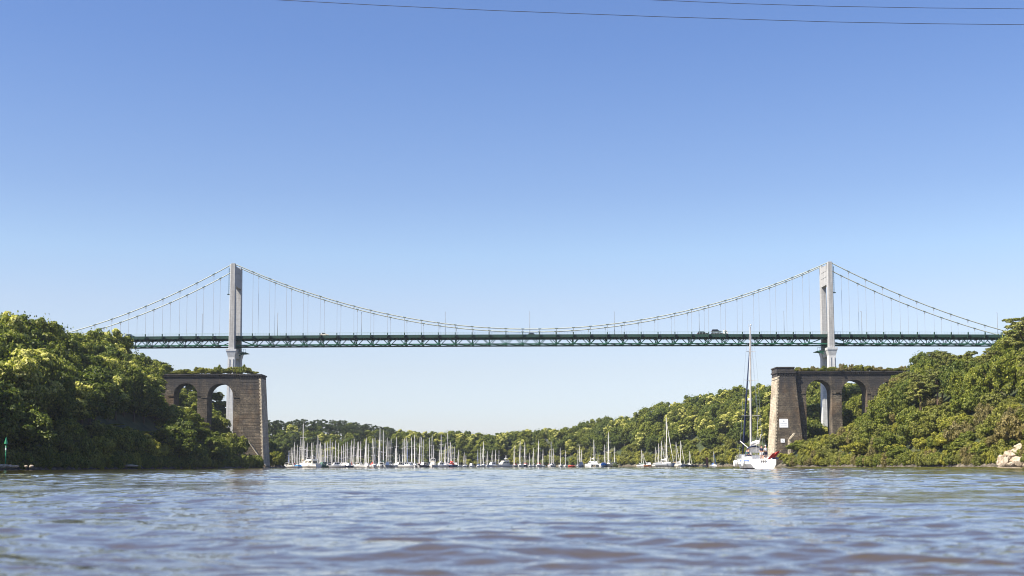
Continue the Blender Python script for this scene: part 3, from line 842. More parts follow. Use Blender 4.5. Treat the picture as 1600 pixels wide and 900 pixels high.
# ------------------------------------------------------------------ vegetation
def quads_mesh(name, C, Nn, S, mats, mi, asp=1.5):
    """one leaf-sized quad per row: centres C, normals Nn, sizes S"""
    n = len(C)
    r = np.random.default_rng(n)
    Nn = Nn / np.linalg.norm(Nn, axis=1, keepdims=True)
    ref = r.normal(size=(n, 3))
    u = np.cross(Nn, ref); u /= np.linalg.norm(u, axis=1, keepdims=True)
    v = np.cross(Nn, u)
    su, sv = (S * 0.5 * asp)[:, None], (S * 0.5)[:, None]
    bend = Nn * (S * 0.16)[:, None]
    P = np.stack([C - u * su - bend, C - v * sv + bend * .6, C + u * su - bend, C + v * sv + bend * .6], 1).reshape(-1, 3)
    me = bpy.data.meshes.new(name)
    me.vertices.add(4 * n); me.vertices.foreach_set('co', P.ravel())
    me.loops.add(4 * n); me.loops.foreach_set('vertex_index', np.arange(4 * n, dtype=np.int32))
    me.polygons.add(n); me.polygons.foreach_set('loop_start', np.arange(0, 4 * n, 4, dtype=np.int32))
    me.polygons.foreach_set('loop_total', np.full(n, 4, dtype=np.int32))
    for m_ in mats: me.materials.append(m_)
    me.polygons.foreach_set('material_index', np.asarray(mi, dtype=np.int32))
    me.update(calc_edges=True)
    return me
def unit(r, n):
    d = r.normal(size=(n, 3)); return d / np.linalg.norm(d, axis=1, keepdims=True)
def crown_mesh(name, seed, mats, R=1.0, H=1.4, zc=1.0, lobes=15, leaves=8000, leaf=0.064, bloom=0.0, lobe_r=(0.27, 0.43), squash=0.85, low=-0.75):
    """crown of radius R and height H about zc: leaf clumps on branches' ends with dark gaps between them"""
    r = np.random.default_rng(seed)
    d = unit(r, lobes * 8)
    d = d[d[:, 2] > low]
    keep = [d[0]]                                     # spread the boughs evenly
    for q in d[1:]:
        if len(keep) < lobes and min(np.linalg.norm(q - k_) for k_ in keep) > 1.75 / math.sqrt(lobes): keep.append(q)
    d = np.array(keep); lobes = len(d)
    rad = r.uniform(0.5, 0.78, lobes)
    c = d * rad[:, None] * np.array([R, R, H / 2]); c[:, 2] += zc
    lr = r.uniform(*lobe_r, lobes) * R
    per = leaves // lobes
    C, Nn, S, mi = [], [], [], []
    cen = np.array([0, 0, zc - 0.3 * H])
    for i in range(lobes):
        k = 8
        sd = unit(r, k)
        o = c[i] - cen; o /= np.linalg.norm(o) + 1e-6
        sd = sd * 0.8 + o * 0.35
        sc = c[i] + sd * lr[i] * 0.62
        flower = r.random() < 0.8
        for j in range(k):
            n = per // k
            dd = unit(r, n) + o * 0.45; dd /= np.linalg.norm(dd, axis=1, keepdims=True)
            rr_ = lr[i] * 0.5 * (0.7 + 0.36 * r.random(n) ** 0.7)
            p = sc[j] + dd * rr_[:, None] * np.array([1, 1, squash])
            C.append(p); Nn.append(dd + r.normal(size=(n, 3)) * 0.42 + np.array([0, 0, 0.2])); S.append(leaf * r.uniform(0.65, 1.35, n))
            mi.append(((dd[:, 2] > 0.15) & (r.random(n) < bloom) & flower).astype(int))
    C, Nn, S, mi = map(np.concatenate, (C, Nn, S, mi))
    # a loose inner fill that keeps the crown from being hollow
    n = leaves // 6
    p = unit(r, n) * (r.random(n) ** 0.4)[:, None] * np.array([R * .55, R * .55, H * .36]); p[:, 2] += zc
    C = np.concatenate([C, p]); Nn = np.concatenate([Nn, unit(r, n)]); S = np.concatenate([S, leaf * 1.6 * np.ones(n)]); mi = np.concatenate([mi, np.zeros(n, int)])
    # stray twigs outside the boughs
    n = leaves // 40
    p = unit(r, n) * r.uniform(0.8, 1.06, n)[:, None] * np.array([R, R, H / 2]); p = p[p[:, 2] > -H * .3]; n = len(p); p[:, 2] += zc
    C = np.concatenate([C, p]); Nn = np.concatenate([Nn, unit(r, n)]); S = np.concatenate([S, leaf * np.ones(n)]); mi = np.concatenate([mi, np.zeros(n, int)])
    return quads_mesh(name, C, Nn, S, mats, mi), c
def trunk_mesh(name, seed, mat, targets, r0=0.05, fork=0.45, base=-0.25, lean=0.0):
    r = np.random.default_rng(seed)
    m = MB()
    top = Vector((lean, lean * .5, fork))
    m.tube([(0, 0, base), (lean * .3, 0, fork * .5), top], [r0 * 1.25, r0, r0 * .8], 7)
    hi = max(t[2] for t in targets)
    m.tube([top, (lean * 1.2, 0, (fork + hi) / 2), (lean * 1.3, 0, hi * .95)], [r0 * .8, r0 * .5, r0 * .15], 6)
    for t in targets[:: max(1, len(targets) // 8)]:
        q = Vector(t); s = top + Vector((0, 0, (q.z - fork) * 0.25 * r.random()))
        mid = s.lerp(q, 0.5) + Vector((0, 0, 0.05))
        m.tube([s, mid, q], [r0 * .5, r0 * .3, r0 * .1], 5)
    me = bpy.data.meshes.new(name)
    me.from_pydata(m.v, [], m.f); me.materials.append(mat)
    me.polygons.foreach_set('use_smooth', [True] * len(m.f)); me.update()
    return me
# unit-sized prototypes (crown radius 1, ground at z = 0); every tree in the scene is a copy with its own size, turn and tone
KIND = {}
def proto(kind, n, mats, bark, rr=(2.2, 0.95), **kw):
    KIND.setdefault(kind, [])
    for i in range(n):
        seed = len(KIND) * 100 + i * 7 + 3
        height, _ = rr
        H = kw.get('H', 1.6)
        cm, tg = crown_mesh(kind + '_crown', seed, mats, zc=height - H / 2, **kw)
        tm = trunk_mesh(kind + '_trunk', seed, bark, [tuple(t) for t in tg], fork=max(0.3, height - H) + 0.2)
        KIND[kind].append((cm, tm, height))
proto('oak', 4, [M['leaf_dark']], M['bark'], (2.2, 1), H=2.1, lobes=16, leaves=9800)
proto('broadleaf', 4, [M['leaf_mid']], M['bark'], (2.3, 1), H=2.15, lobes=15, leaves=9600)
proto('ash', 3, [M['leaf_light']], M['bark'], (2.4, 1), H=2.2, lobes=15, leaves=8400, lobe_r=(0.22, 0.36))
proto('chestnut', 4, [M['leaf_mid'], M['blossom']], M['bark'], (2.2, 1), H=2.1, lobes=16, leaves=9800, bloom=0.9, leaf=0.062)
proto('scrub', 4, [M['leaf_olive']], M['bark'], (1.35, 1), H=1.35, lobes=14, leaves=6400, leaf=0.078)
proto('gorse', 3, [M['leaf_yellow']], M['bark'], (1.3, 1), H=1.3, lobes=14, leaves=6400, leaf=0.078)
proto('heath', 3, [M['leaf_brown']], M['bark'], (1.1, 1), H=1.1, lobes=14, leaves=5600, leaf=0.07)
proto('bush', 3, [M['leaf_mid']], M['bark'], (1.4, 1), H=1.4, lobes=14, leaves=6400, leaf=0.078)
def pine_proto(kind, n, mat):
    KIND[kind] = []
    for i in range(n):
        r = np.random.default_rng(500 + i + len(KIND) * 31)
        C, Nn, S, tg = [], [], [], []
        k = 17
        for j in range(k):
            z = 1.5 + 1.75 * (j / k) ** 0.8
            a = j * 2.4 + r.random(); rad = (0.85 - 0.38 * (z - 1.5) / 1.75) * r.uniform(0.35, 1.0)
            c = np.array([rad * math.cos(a), rad * math.sin(a), z + 0.1 * r.random()]); tg.append(tuple(c))
            cr = r.uniform(0.28, 0.45)
            for s_ in range(7):
                sc = c + unit(r, 1)[0] * np.array([cr, cr, cr * .35]) * 0.8
                m_ = 80; dd = unit(r, m_); dd[:, 2] = np.abs(dd[:, 2]) * .8 - .2
                C.append(sc + dd * cr * 0.42 * r.uniform(.5, 1, m_)[:, None] * np.array([1, 1, .75])); Nn.append(dd + r.normal(size=(m_, 3)) * .5); S.append(r.uniform(.035, .065, m_))
        C, Nn, S = map(np.concatenate, (C, Nn, S))
        cm = quads_mesh(kind + '_crown', C, Nn, S, [mat], np.zeros(len(C)), asp=2.4)
        tm = trunk_mesh(kind + '_trunk', 77 + i, M['pine_bark'], tg, r0=0.06, fork=1.75, lean=0.1 * r.normal())
        KIND[kind].append((cm, tm, 3.3))
pine_proto('pine', 4, M['needle'])
pine_proto('olive_pine', 3, M['needle_olive'])

LOOKS = {'oak': ('oak_tree', 'tree', 'dense dark green broadleaf tree'), 'broadleaf': ('broadleaf_tree', 'tree', 'mid green rounded broadleaf tree'),
         'ash': ('ash_tree', 'tree', 'pale green feathery broadleaf tree'), 'chestnut': ('chestnut_tree', 'tree', 'broadleaf tree with creamy yellow blossom'),
         'pine': ('pine_tree', 'tree', 'dark blue green pine with clumped crown'), 'olive_pine': ('pine_tree', 'tree', 'olive green pine with open crown'),
         'scrub': ('scrub_bush', 'bush', 'dense olive green bush'), 'gorse': ('gorse_bush', 'bush', 'bright yellow green bush'),
         'heath': ('heath_bush', 'bush', 'dry brownish heath bush'), 'bush': ('leafy_bush', 'bush', 'fresh green leafy bush')}
TREES = []
def plant(kind, x, y, z, rad, height, place, rnd, group=None):
    cm, tm, hh = rnd.choice(KIND[kind])
    name, cat, look = LOOKS[kind]
    r = empty(name, (x, y, z), f'{look} {place}', cat, group or f'{look} {place}')
    r.rotation_euler = (rnd.gauss(0, .04), rnd.gauss(0, .04), rnd.random() * 6.28)
    r.scale = (rad, rad * rnd.uniform(.9, 1.1), height / hh)
    tr = link('stem' if cat == 'bush' else 'trunk', tm, r)
    cr = link('foliage' if cat == 'bush' else 'crown', cm, r)
    TREES.append(r)
    return r

# how high foliage may rise in the picture, bank by bank (the banks' silhouettes)
def curve(pts):
    xs, ys = zip(*pts)
    return lambda px: float(np.interp(px, xs, ys))
LIM_LEFT = curve([(-400, 470), (0, 488), (40, 489), (75, 499), (100, 511), (130, 521), (150, 515), (172, 516), (188, 528), (200, 546), (225, 560), (242, 574), (252, 585), (258, 626),
                  (300, 634), (318, 652), (335, 670), (362, 674), (374, 670), (384, 684), (395, 702), (406, 716), (414, 730)])
LIM_LEFT_BACK = curve([(-400, 470), (0, 488), (75, 499), (130, 521), (172, 516), (195, 542), (230, 558), (262, 562), (290, 578), (315, 590), (335, 598), (350, 606), (358, 640), (362, 676), (376, 690), (423, 678), (436, 684), (446, 712), (450, 729)])
LIM_RIGHT = curve([(1196, 730), (1212, 728), (1218, 706), (1240, 684), (1262, 683), (1290, 676), (1312, 668), (1330, 655), (1350, 640), (1368, 620), (1385, 607), (1396, 602), (1402, 582), (1425, 578), (1432, 560), (1450, 548), (1472, 545), (1500, 553), (1530, 556), (1548, 540), (1560, 528), (1580, 512), (1600, 498), (1900, 470)])
LIM_FAR = curve([(400, 656), (425, 654), (445, 652), (470, 653), (500, 655), (545, 655), (560, 660), (580, 662), (620, 667), (660, 673), (700, 671), (740, 671), (770, 676), (800, 671), (830, 668), (885, 667),
                 (900, 656), (920, 648), (960, 634), (990, 621), (1040, 611), (1100, 602), (1150, 599), (1205, 597), (1260, 590), (1300, 594), (1420, 600), (1440, 610)])
VIS = np.zeros((310, 640), bool)      # what foliage already covers (3 px cells), to leave out plants the picture shows nothing of
def covers(px, pt, pb, rp, mark, full=0.95):
    x0, x1 = max(0, int((px - rp) / 3) + 50), min(639, int((px + rp) / 3) + 50)
    y0, y1 = max(0, int(pt / 3)), min(309, int(pb / 3))
    if x1 < x0 or y1 < y0: return 0
    gx_ = (np.arange(x0, x1 + 1) - 50 + .5) * 3; gy_ = (np.arange(y0, y1 + 1) + .5) * 3
    cyy, hh = (pt + pb) / 2, max(2, (pb - pt) / 2)
    E_ = ((gx_[None, :] - px) / max(2, rp)) ** 2 + ((gy_[:, None] - cyy) / hh) ** 2
    # lower half: as wide as the middle
    E_ = np.where(gy_[:, None] > cyy, ((gx_[None, :] - px) / max(2, rp)) ** 2 + 0.55 * ((gy_[:, None] - cyy) / hh) ** 2, E_)
    ins = E_ < full
    sub = VIS[y0:y1 + 1, x0:x1 + 1]
    new = int((~sub & ins).sum())
    if mark: sub |= ins if mark is True else E_ < mark
    return new

rnd = random.Random(11)
cand = []
def scatter(x0, x1, y0, y1, step):
    y = y0
    while y < y1:
        x = x0
        while x < x1:
            cand.append((x + rnd.uniform(-.45, .45) * step, y + rnd.uniform(-.45, .45) * step)); x += step
        y += step
scatter(-260, -88, 190, 545, 6.0)
scatter(95, 300, 190, 560, 5.2)
scatter(-420, -96, 545, 1000, 9.5)
scatter(-150, 380, 560, 1120, 9.5)
cx = np.array([c[0] for c in cand]); cy = np.array([c[1] for c in cand])
cd = shore_dist(cx, cy); cz = ground(cx, cy)
sel = sorted([(cy[i], cx[i], cd[i], cz[i]) for i in range(len(cand)) if 0.6 < cd[i] < (150 if cy[i] > 560 else 110)])
nplants = 0
COVER = {}
for y, x, d, z in sel:
    px, pb = proj(x, y, z); px, pb = float(px), float(pb)
    left, right = x < 0 and y < 600 and px < 470, x > 90 and y < 545
    far = not (left or right)
    if px < -170 or px > 1770: continue
    # keep out of the viaducts, the towers and the pontoons
    if 476 < y < 494 and (x < -86 and px < 425 and px > 215 or 96 < x and px < 1430): continue
    if abs(y - 536) < 11 and (abs(x - XL) < 5 or abs(x - XR) < 5): continue
    row = 'by the water' if d < 9 else 'mid slope' if d < 42 else 'near the top'
    if left:
        lim = LIM_LEFT if y < 478 else LIM_LEFT_BACK
        place = 'on the left bank, ' + row if y < 478 else 'behind the left stone viaduct'
        k = rnd.random()
        if d < 9: kind = 'gorse' if k < .22 and px > 130 else 'scrub' if k < .45 else 'bush' if k < .75 else 'oak'
        else: kind = 'oak' if k < .32 else 'broadleaf' if k < .56 else 'chestnut' if k < .86 else 'ash'
        if y > 478 and kind == 'chestnut': kind = 'ash'
        R_ = rnd.uniform(4.4, 7.4); Hn = rnd.uniform(10.5, 17)
        if kind in ('gorse', 'scrub', 'bush'): R_ = rnd.uniform(2.6, 4.2); Hn = rnd.uniform(4, 7)
    elif right:
        lim = LIM_RIGHT if y < 478 else (lambda p: min(LIM_RIGHT(p) if p > 1425 else 600, LIM_FAR(p) if p < 1425 else 900) + (70 if 1285 < p < 1302 else 0))
        place = 'on the right bank, ' + row if y < 478 else 'behind the right stone viaduct'
        k = rnd.random()
        if px < 1400 or d < 13:
            kind = 'scrub' if k < .46 else 'gorse' if k < .6 else 'heath' if k < .7 else 'bush' if k < .9 else 'broadleaf'
        else:
            kind = 'olive_pine' if k < .2 else 'scrub' if k < .42 else 'broadleaf' if k < .62 else 'oak' if k < .76 else 'ash' if k < .88 else 'heath'
        if y > 500: kind = rnd.choice(['chestnut', 'broadleaf', 'chestnut', 'oak'])
        R_ = rnd.uniform(3.2, 5.2); Hn = rnd.uniform(9, 14)
        if kind in ('gorse', 'scrub', 'bush', 'heath'): R_ = rnd.uniform(2.0, 4.6); Hn = rnd.uniform(2.6, 6.5)
        if kind == 'olive_pine': R_ = rnd.uniform(3.5, 5); Hn = rnd.uniform(11, 16)
    else:
        lim = LIM_FAR
        west = px < 620
        if y > 560 and x > 60: place = 'on the hill beyond the right pier, ' + row
        elif west: place = 'on the hill behind the marina, ' + row
        else: place = 'on the far bank behind midstream, ' + row
        k = rnd.random()
        if west and d > 30: kind = 'pine' if k < .75 else 'oak'
        elif west: kind = 'broadleaf' if k < .35 else 'pine' if k < .6 else 'oak' if k < .9 else 'chestnut'
        else: kind = 'oak' if k < .36 else 'broadleaf' if k < .62 else 'chestnut' if k < .9 else 'ash'
        if d < 5 and px > 870: kind = 'gorse' if k < .5 else 'scrub'
        R_ = rnd.uniform(4.2, 7.0); Hn = rnd.uniform(10, 15.5)
        if kind in ('gorse', 'scrub'): R_ = rnd.uniform(3, 5); Hn = rnd.uniform(4, 6)
        if kind == 'pine': R_ = rnd.uniform(3.6, 5.2); Hn = rnd.uniform(12, 17)
    if left and 150 < px < 258 and d < 13 and y < 478:
        lim = (lambda p: max(LIM_LEFT(p), float(np.interp(p, [145, 165, 190, 225, 258], [520, 655, 664, 672, 690]))))
        kind = 'gorse' if k < .5 else 'bush'; R_ = rnd.uniform(3, 4.5); Hn = rnd.uniform(5, 8)
    rp = R_ * F_PX / y
    jit = rnd.uniform(.88, 1.03)
    lims = [lim(px + s * rp) for s in (-.85, -.45, 0, .45, .85)]
    zmax = min(at(px, l, y).z for l in lims[1:4])
    zmax = min(zmax, min(at(px, l, y).z for l in (lims[0], lims[4])) + R_ * 0.7)
    allow = (zmax - z) / 1.03
    allow *= jit
    if allow < Hn:
        if allow < 1.3: continue
        if allow < 4.5 and kind not in ('gorse', 'scrub', 'bush', 'heath'):
            kind = 'scrub' if right else 'bush'; R_ = min(R_, max(1.6, allow * .8)); rp = R_ * F_PX / y
        R_ = max(R_ * .6, min(R_, allow * .75)) if kind not in ('scrub', 'gorse', 'heath', 'bush') else min(R_, allow * .9 + .5)
        Hn = allow
    pt = float(proj(x, y, z + Hn)[1])
    lowlift = 0.0
    new = covers(px, pt, min(pb, 728), rp, False)
    need = 7 if far else 9
    if new < need: continue
    covers(px, pt, min(pb, 728), rp, .72)
    if far and kind not in ('pine',): Hn *= 1.0
    plant(kind, x, y, z - 0.2, R_, Hn, place, rnd)
    COVER[kind] = COVER.get(kind, 0) + 1
    nplants += 1
print('PLANTS', nplants, COVER)

# single trees that make the skyline of both banks and stand out in the picture
def skyline(kind, px, ytop, Y, place, wid=None, ybase=None):
    x = at(px, 640, Y).x
    z = gz(x, Y)
    if ybase: z = at(px, ybase, Y).z
    h = at(px, ytop, Y).z - z
    r_ = 3.0 if px in (1572, 1546) else wid or min(6.5, max(3.2, h * .42))
    covers(px, ytop, float(proj(x, Y, z + .45 * h)[1]), r_ * F_PX / Y, .5)
    plant(kind, x, Y, z - .2, r_, h / .97, place, rnd)
for kind, px, yt, Y in [('chestnut', 8, 488, 315), ('oak', 40, 488, 330), ('broadleaf', 62, 493, 338), ('oak', 86, 505, 350), ('ash', 108, 514, 372), ('broadleaf', 130, 520, 395), ('ash', 150, 514, 415), ('chestnut', 169, 515, 425),
                        ('broadleaf', 186, 524, 430), ('oak', 203, 546, 440), ('broadleaf', 222, 559, 500), ('ash', 244, 565, 506), ('chestnut', 60, 540, 290), ('chestnut', 20, 545, 275), ('broadleaf', 240, 620, 440), ('ash', 228, 616, 425)]:
    skyline(kind, px, yt, Y, 'on the left bank skyline' if yt < 570 and Y > 310 else 'on the left bank, mid slope')
for kind, px, yt, Y in [('oak', 1441, 549, 500), ('oak', 1466, 545, 498), ('oak', 1488, 551, 496), ('broadleaf', 1530, 556, 470), ('scrub', 1546, 553, 400), ('olive_pine', 1572, 530, 375), ('broadleaf', 1584, 512, 360), ('olive_pine', 1601, 497, 345)]:
    skyline(kind, px, yt, Y, 'on the right bank skyline')
for kind, px, yt, yb_, Y, w in [('olive_pine', 1513, 553, 640, 390, 5.5), ('olive_pine', 1572, 572, 668, 335, 5.0), ('olive_pine', 1478, 578, 640, 420, 4.5), ('chestnut', 1532, 612, 655, 370, 3.6), ('scrub', 1392, 606, 645, 470, 4.2), ('scrub', 1374, 618, 655, 468, 4.0)]:
    skyline(kind, px, yt, Y, 'on the right bank, mid slope', w, yb_)

for kind, px, yt, Y, w in [('bush', 188, 640, 432, 5.0), ('scrub', 214, 645, 436, 5.0), ('bush', 240, 648, 442, 5.0), ('gorse', 172, 664, 350, 3.6), ('bush', 186, 650, 392, 3.8), ('gorse', 200, 668, 352, 3.8), ('bush', 212, 655, 400, 4.0), ('gorse', 226, 672, 372, 3.6), ('scrub', 236, 660, 412, 4.0), ('bush', 252, 668, 420, 3.8), ('scrub', 198, 652, 420, 4.2), ('gorse', 242, 684, 392, 3.2)]:
    skyline(kind, px, yt, Y, 'on the left bank, mid slope', w)
# bushes that overhang the water's edge
def edge_points():
    for (ax, ay), (bx, by) in zip(RIVER, np.roll(RIVER, -1, 0)):
        n = max(1, int(math.hypot(bx - ax, by - ay) / 1.0))
        for k in range(n): yield ax + (bx - ax) * k / n, ay + (by - ay) * k / n
acc = 0
for x, y in edge_points():
    px = float(proj(x, y, 0.0)[0])
    if y < 190 or px < -130 or px > 1730: continue
    acc -= 1
    if acc > 0: continue
    if 466 < y < 502 and abs(x) < 110: continue
    far = y > 560
    acc = rnd.uniform(5, 9) if far else rnd.uniform(1.7, 3.0)
    o = 0.5 if not far else 1.5
    gxx, gyy = shore_dist(np.array([x + .5, x - .5]), np.array([y, y])), shore_dist(np.array([x, x]), np.array([y + .5, y - .5]))
    x2, y2 = x + (gxx[0] - gxx[1]) * o, y + (gyy[0] - gyy[1]) * o
    left = x < 0 and px < 470 and y < 600; right = x > 90 and y < 545
    k = rnd.random()
    if left: kind = ('bush' if k < .6 else 'scrub' if k < .9 else 'gorse'); place = 'on the left bank, by the water'
    elif right: kind = ('scrub' if k < .45 else 'gorse' if k < .7 else 'bush' if k < .85 else 'heath'); place = 'on the right bank, by the water'
    else:
        kind = 'scrub' if k < .5 else 'gorse' if k < .8 else 'bush'
        place = 'on the hill beyond the right pier, by the water' if x > 60 else 'on the hill behind the marina, by the water' if px < 620 else 'on the far bank behind midstream, by the water'
    lim = LIM_LEFT if left else LIM_RIGHT if right else LIM_FAR
    R_ = rnd.uniform(1.7, 2.8) * (1.7 if far else 1); Hn = rnd.uniform(2.2, 4.2) * (1.4 if far else 1)
    Hn = min(Hn, at(px, lim(px), y).z)
    if Hn < .8: continue
    rp = R_ * F_PX / y
    covers(px, float(proj(x2, y2, Hn)[1]), 729, rp, .6)
    plant(kind, x2, y2, gz(x2, y2) - 0.4 - 0.16 * Hn, min(R_, Hn + .5), Hn * 1.16, place, rnd)
# undergrowth wherever the picture would still show bare soil
cand = []
scatter(-230, -88, 190, 600, 3.4)
scatter(95, 260, 190, 600, 3.0)
scatter(-260, 300, 560, 1000, 6.0)
cx = np.array([c[0] for c in cand]); cy = np.array([c[1] for c in cand])
cd = shore_dist(cx, cy); cz = ground(cx, cy)
for y, x, d, z in sorted([(cy[i], cx[i], cd[i], cz[i]) for i in range(len(cand)) if 0.15 < cd[i] < 120]):
    px, pb = proj(x, y, z); px, pb = float(px), float(pb)
    left, right = x < 0 and y < 600 and px < 470, x > 90 and y < 545
    far = not (left or right)
    if px < -130 or px > 1730: continue
    if 478 < y < 493 and (x < -86 and px > 368 or px < 1262 and x > 96): continue
    row = 'by the water' if d < 9 else 'mid slope' if d < 42 else 'near the top'
    k = rnd.random()
    if left:
        lim = LIM_LEFT if y < 490 else LIM_LEFT_BACK
        place = 'on the left bank, ' + row if y < 478 else 'behind the left stone viaduct'
        kind = 'bush' if k < .5 else 'scrub' if k < .85 else 'gorse'
    elif right:
        lim = LIM_RIGHT if y < 490 else (lambda p: LIM_FAR(p) + 30)
        place = 'on the right bank, ' + row if y < 478 else 'behind the right stone viaduct'
        kind = 'scrub' if k < .5 else 'gorse' if k < .66 else 'heath' if k < .77 else 'bush'
    else:
        lim = LIM_FAR
        place = 'on the hill beyond the right pier, ' + row if x > 60 else 'on the hill behind the marina, ' + row if px < 620 else 'on the far bank behind midstream, ' + row
        kind = 'scrub' if k < .5 else 'gorse' if k < .75 else 'bush'
    R_ = rnd.uniform(1.6, 3.0) * (1.6 if far else 1); Hn = rnd.uniform(1.8, 3.8) * (1.5 if far else 1)
    zmax = at(px, lim(px), y).z
    if zmax - z < 0.7: continue
    Hn = min(Hn, (zmax - z)); R_ = min(R_, Hn * 1.1 + .4)
    rp = R_ * F_PX / y
    pt = float(proj(x, y, z + Hn)[1])
    if covers(px, pt, min(pb, 729), rp, False) < (4 if far else 5): continue
    covers(px, pt, min(pb, 729), rp, .6)
    plant(kind, x, y, z - 0.25, R_, Hn + .2, place, rnd)
    COVER[kind] = COVER.get(kind, 0) + 1
print('PLANTS', len(TREES), COVER)

# plants that grow on top of the stumps and ivy at the right one's end
def top_plant(px0, px1, ytop, yv, kinds, place, zt, n):
    for i in range(n):
        px = px0 + (px1 - px0) * (i + rnd.uniform(.1, .9)) / n
        y = yv + rnd.uniform(1.5, 6.5)
        x = at(px, 580, y).x
        h = max(0.9, (at(px, ytop(px), y).z - zt) * rnd.uniform(.5, 1.15))
        plant(rnd.choice(kinds), x, y, zt - 0.05, rnd.uniform(1.1, 2.0), h, place, rnd)
tl = curve([(258, 584), (272, 579), (290, 576), (300, 577), (318, 573), (345, 573), (378, 571), (392, 575), (402, 579), (408, 584)])
top_plant(270, 403, tl, YV, ['scrub', 'bush', 'gorse'], 'growing on top of the left stone viaduct', zt_l, 26)
tr_ = curve([(1240, 575), (1260, 573), (1290, 570), (1340, 571), (1352, 567), (1370, 573), (1395, 573), (1420, 570)])
top_plant(1243, 1425, tr_, YV, ['scrub', 'heath', 'heath', 'bush'], 'growing on top of the right stone viaduct', zt_r, 34)
for px, py, r_, h in ((1409, 588, 2.6, 9), (1421, 592, 3.2, 11), (1432, 582, 3.4, 10), (1416, 610, 2.4, 6)):
    p = at(px, py + 10, YV - 1.2)
    plant('oak' if px != 1416 else 'bush', p.x, YV - 1.4, p.z - h * .55, r_, h, 'climbing over the right end of the stone viaduct', rnd)
# ------------------------------------------------------------------ boats
def hull_mb(L, B, fb, stern=0.72, rake=0.08, scoop=0.0, mats=(0, 1, 2), depth=0.5):
    """lofted hull, bow towards +y, waterline at z = 0"""
    m = MB(); rings = []
    n = 15
    for i in range(n + 1):
        t = i / n
        if t > 0.4: b_ = B / 2 * (1 - ((t - 0.4) / 0.6) ** 2.3)
        else: b_ = B / 2 * (1 - (1 - stern) * ((0.4 - t) / 0.4) ** 2)
        b_ = max(b_, 0.03)
        zs = fb * (0.92 + 0.42 * max(0, t - 0.3) ** 2 + 0.05 * (1 - t))
        y = -L / 2 + L * t
        dk_ = depth * math.sin(math.pi * min(1, 0.12 + t * 0.95)) + 0.02
        yo = lambda z: y + (rake * L * (z / fb) * max(0, t - 0.6) / 0.4) - (scoop * (1 - z / fb) * (1 - t) ** 6)
        sec = [(b_, zs), (b_ * 0.95, zs * 0.5), (b_ * 0.76, 0.14), (b_ * 0.45, -dk_ * .6), (0, -dk_), (-b_ * 0.45, -dk_ * .6), (-b_ * 0.76, 0.14), (-b_ * 0.95, zs * 0.5), (-b_, zs)]
        rings.append([(x, yo(max(z, 0)), z) for x, z in sec])
    for i in range(n):
        for k in range(9):
            q = (k + 1) % 9
            mi = mats[1] if k in (2, 3, 4, 5) else mats[2] if k == 8 else mats[0]
            m.add([rings[i][k], rings[i + 1][k], rings[i + 1][q], rings[i][q]], [(0, 1, 2, 3)], mi)
    m.add(rings[0], [tuple(range(9))], mats[0]); m.add(rings[-1], [tuple(range(8, -1, -1))], mats[0])
    return m
def cabin_mb(y0, y1, w0, w1, z0, z1, tw=0.78, fr=0.45, re=0.15):
    """coachroof: tapers upwards and towards the bow"""
    m = MB()
    a = [(-w0, y0, z0), (w0, y0, z0), (w1, y1, z0), (-w1, y1, z0)]
    b_ = [(-w0 * tw, y0 + re, z1), (w0 * tw, y0 + re, z1), (w1 * tw, y1 - fr, z1 - 0.06), (-w1 * tw, y1 - fr, z1 - 0.06)]
    m.hexa(a + b_)
    return m
def window_strip(y0, y1, w0, w1, z0, z1, tw, fr, re, u0=.3, u1=.75):
    """dark panes that stand just proud of both cabin sides and its front"""
    m = MB()
    def side(s, ta, tb, va, vb):
        P = []
        for v, t in ((va, ta), (va, tb), (vb, tb), (vb, ta)):
            ya, yb = y0 + re * v, y1 - fr * v
            y = ya + (yb - ya) * t
            w = (w0 + (w1 - w0) * t) * (1 - (1 - tw) * v) + 0.012
            P.append((s * w, y, z0 + (z1 - z0) * v))
        Q = [(p[0] - s * 0.03, p[1], p[2]) for p in P]
        m.hexa(Q + P)
    for s in (-1, 1):
        side(s, .12, .46, u0, u1); side(s, .54, .84, u0 + .03, u1 - .05)
    return m
HULLM = {'white': M['white_gel'], 'cream': M['cream_gel'], 'navy': M['navy_gel'], 'grey': M['grey_gel'], 'green': M['green_gel'], 'wooden': M['orange_wood']}
CLOTH = {'white': M['white_cloth'], 'blue': M['blue_cloth'], 'navy': M['navy_cloth'], 'red': M['red_cloth'], 'green': M['green_cloth'], 'tan': M['tan_cloth'], 'grey': M['grey_cloth']}
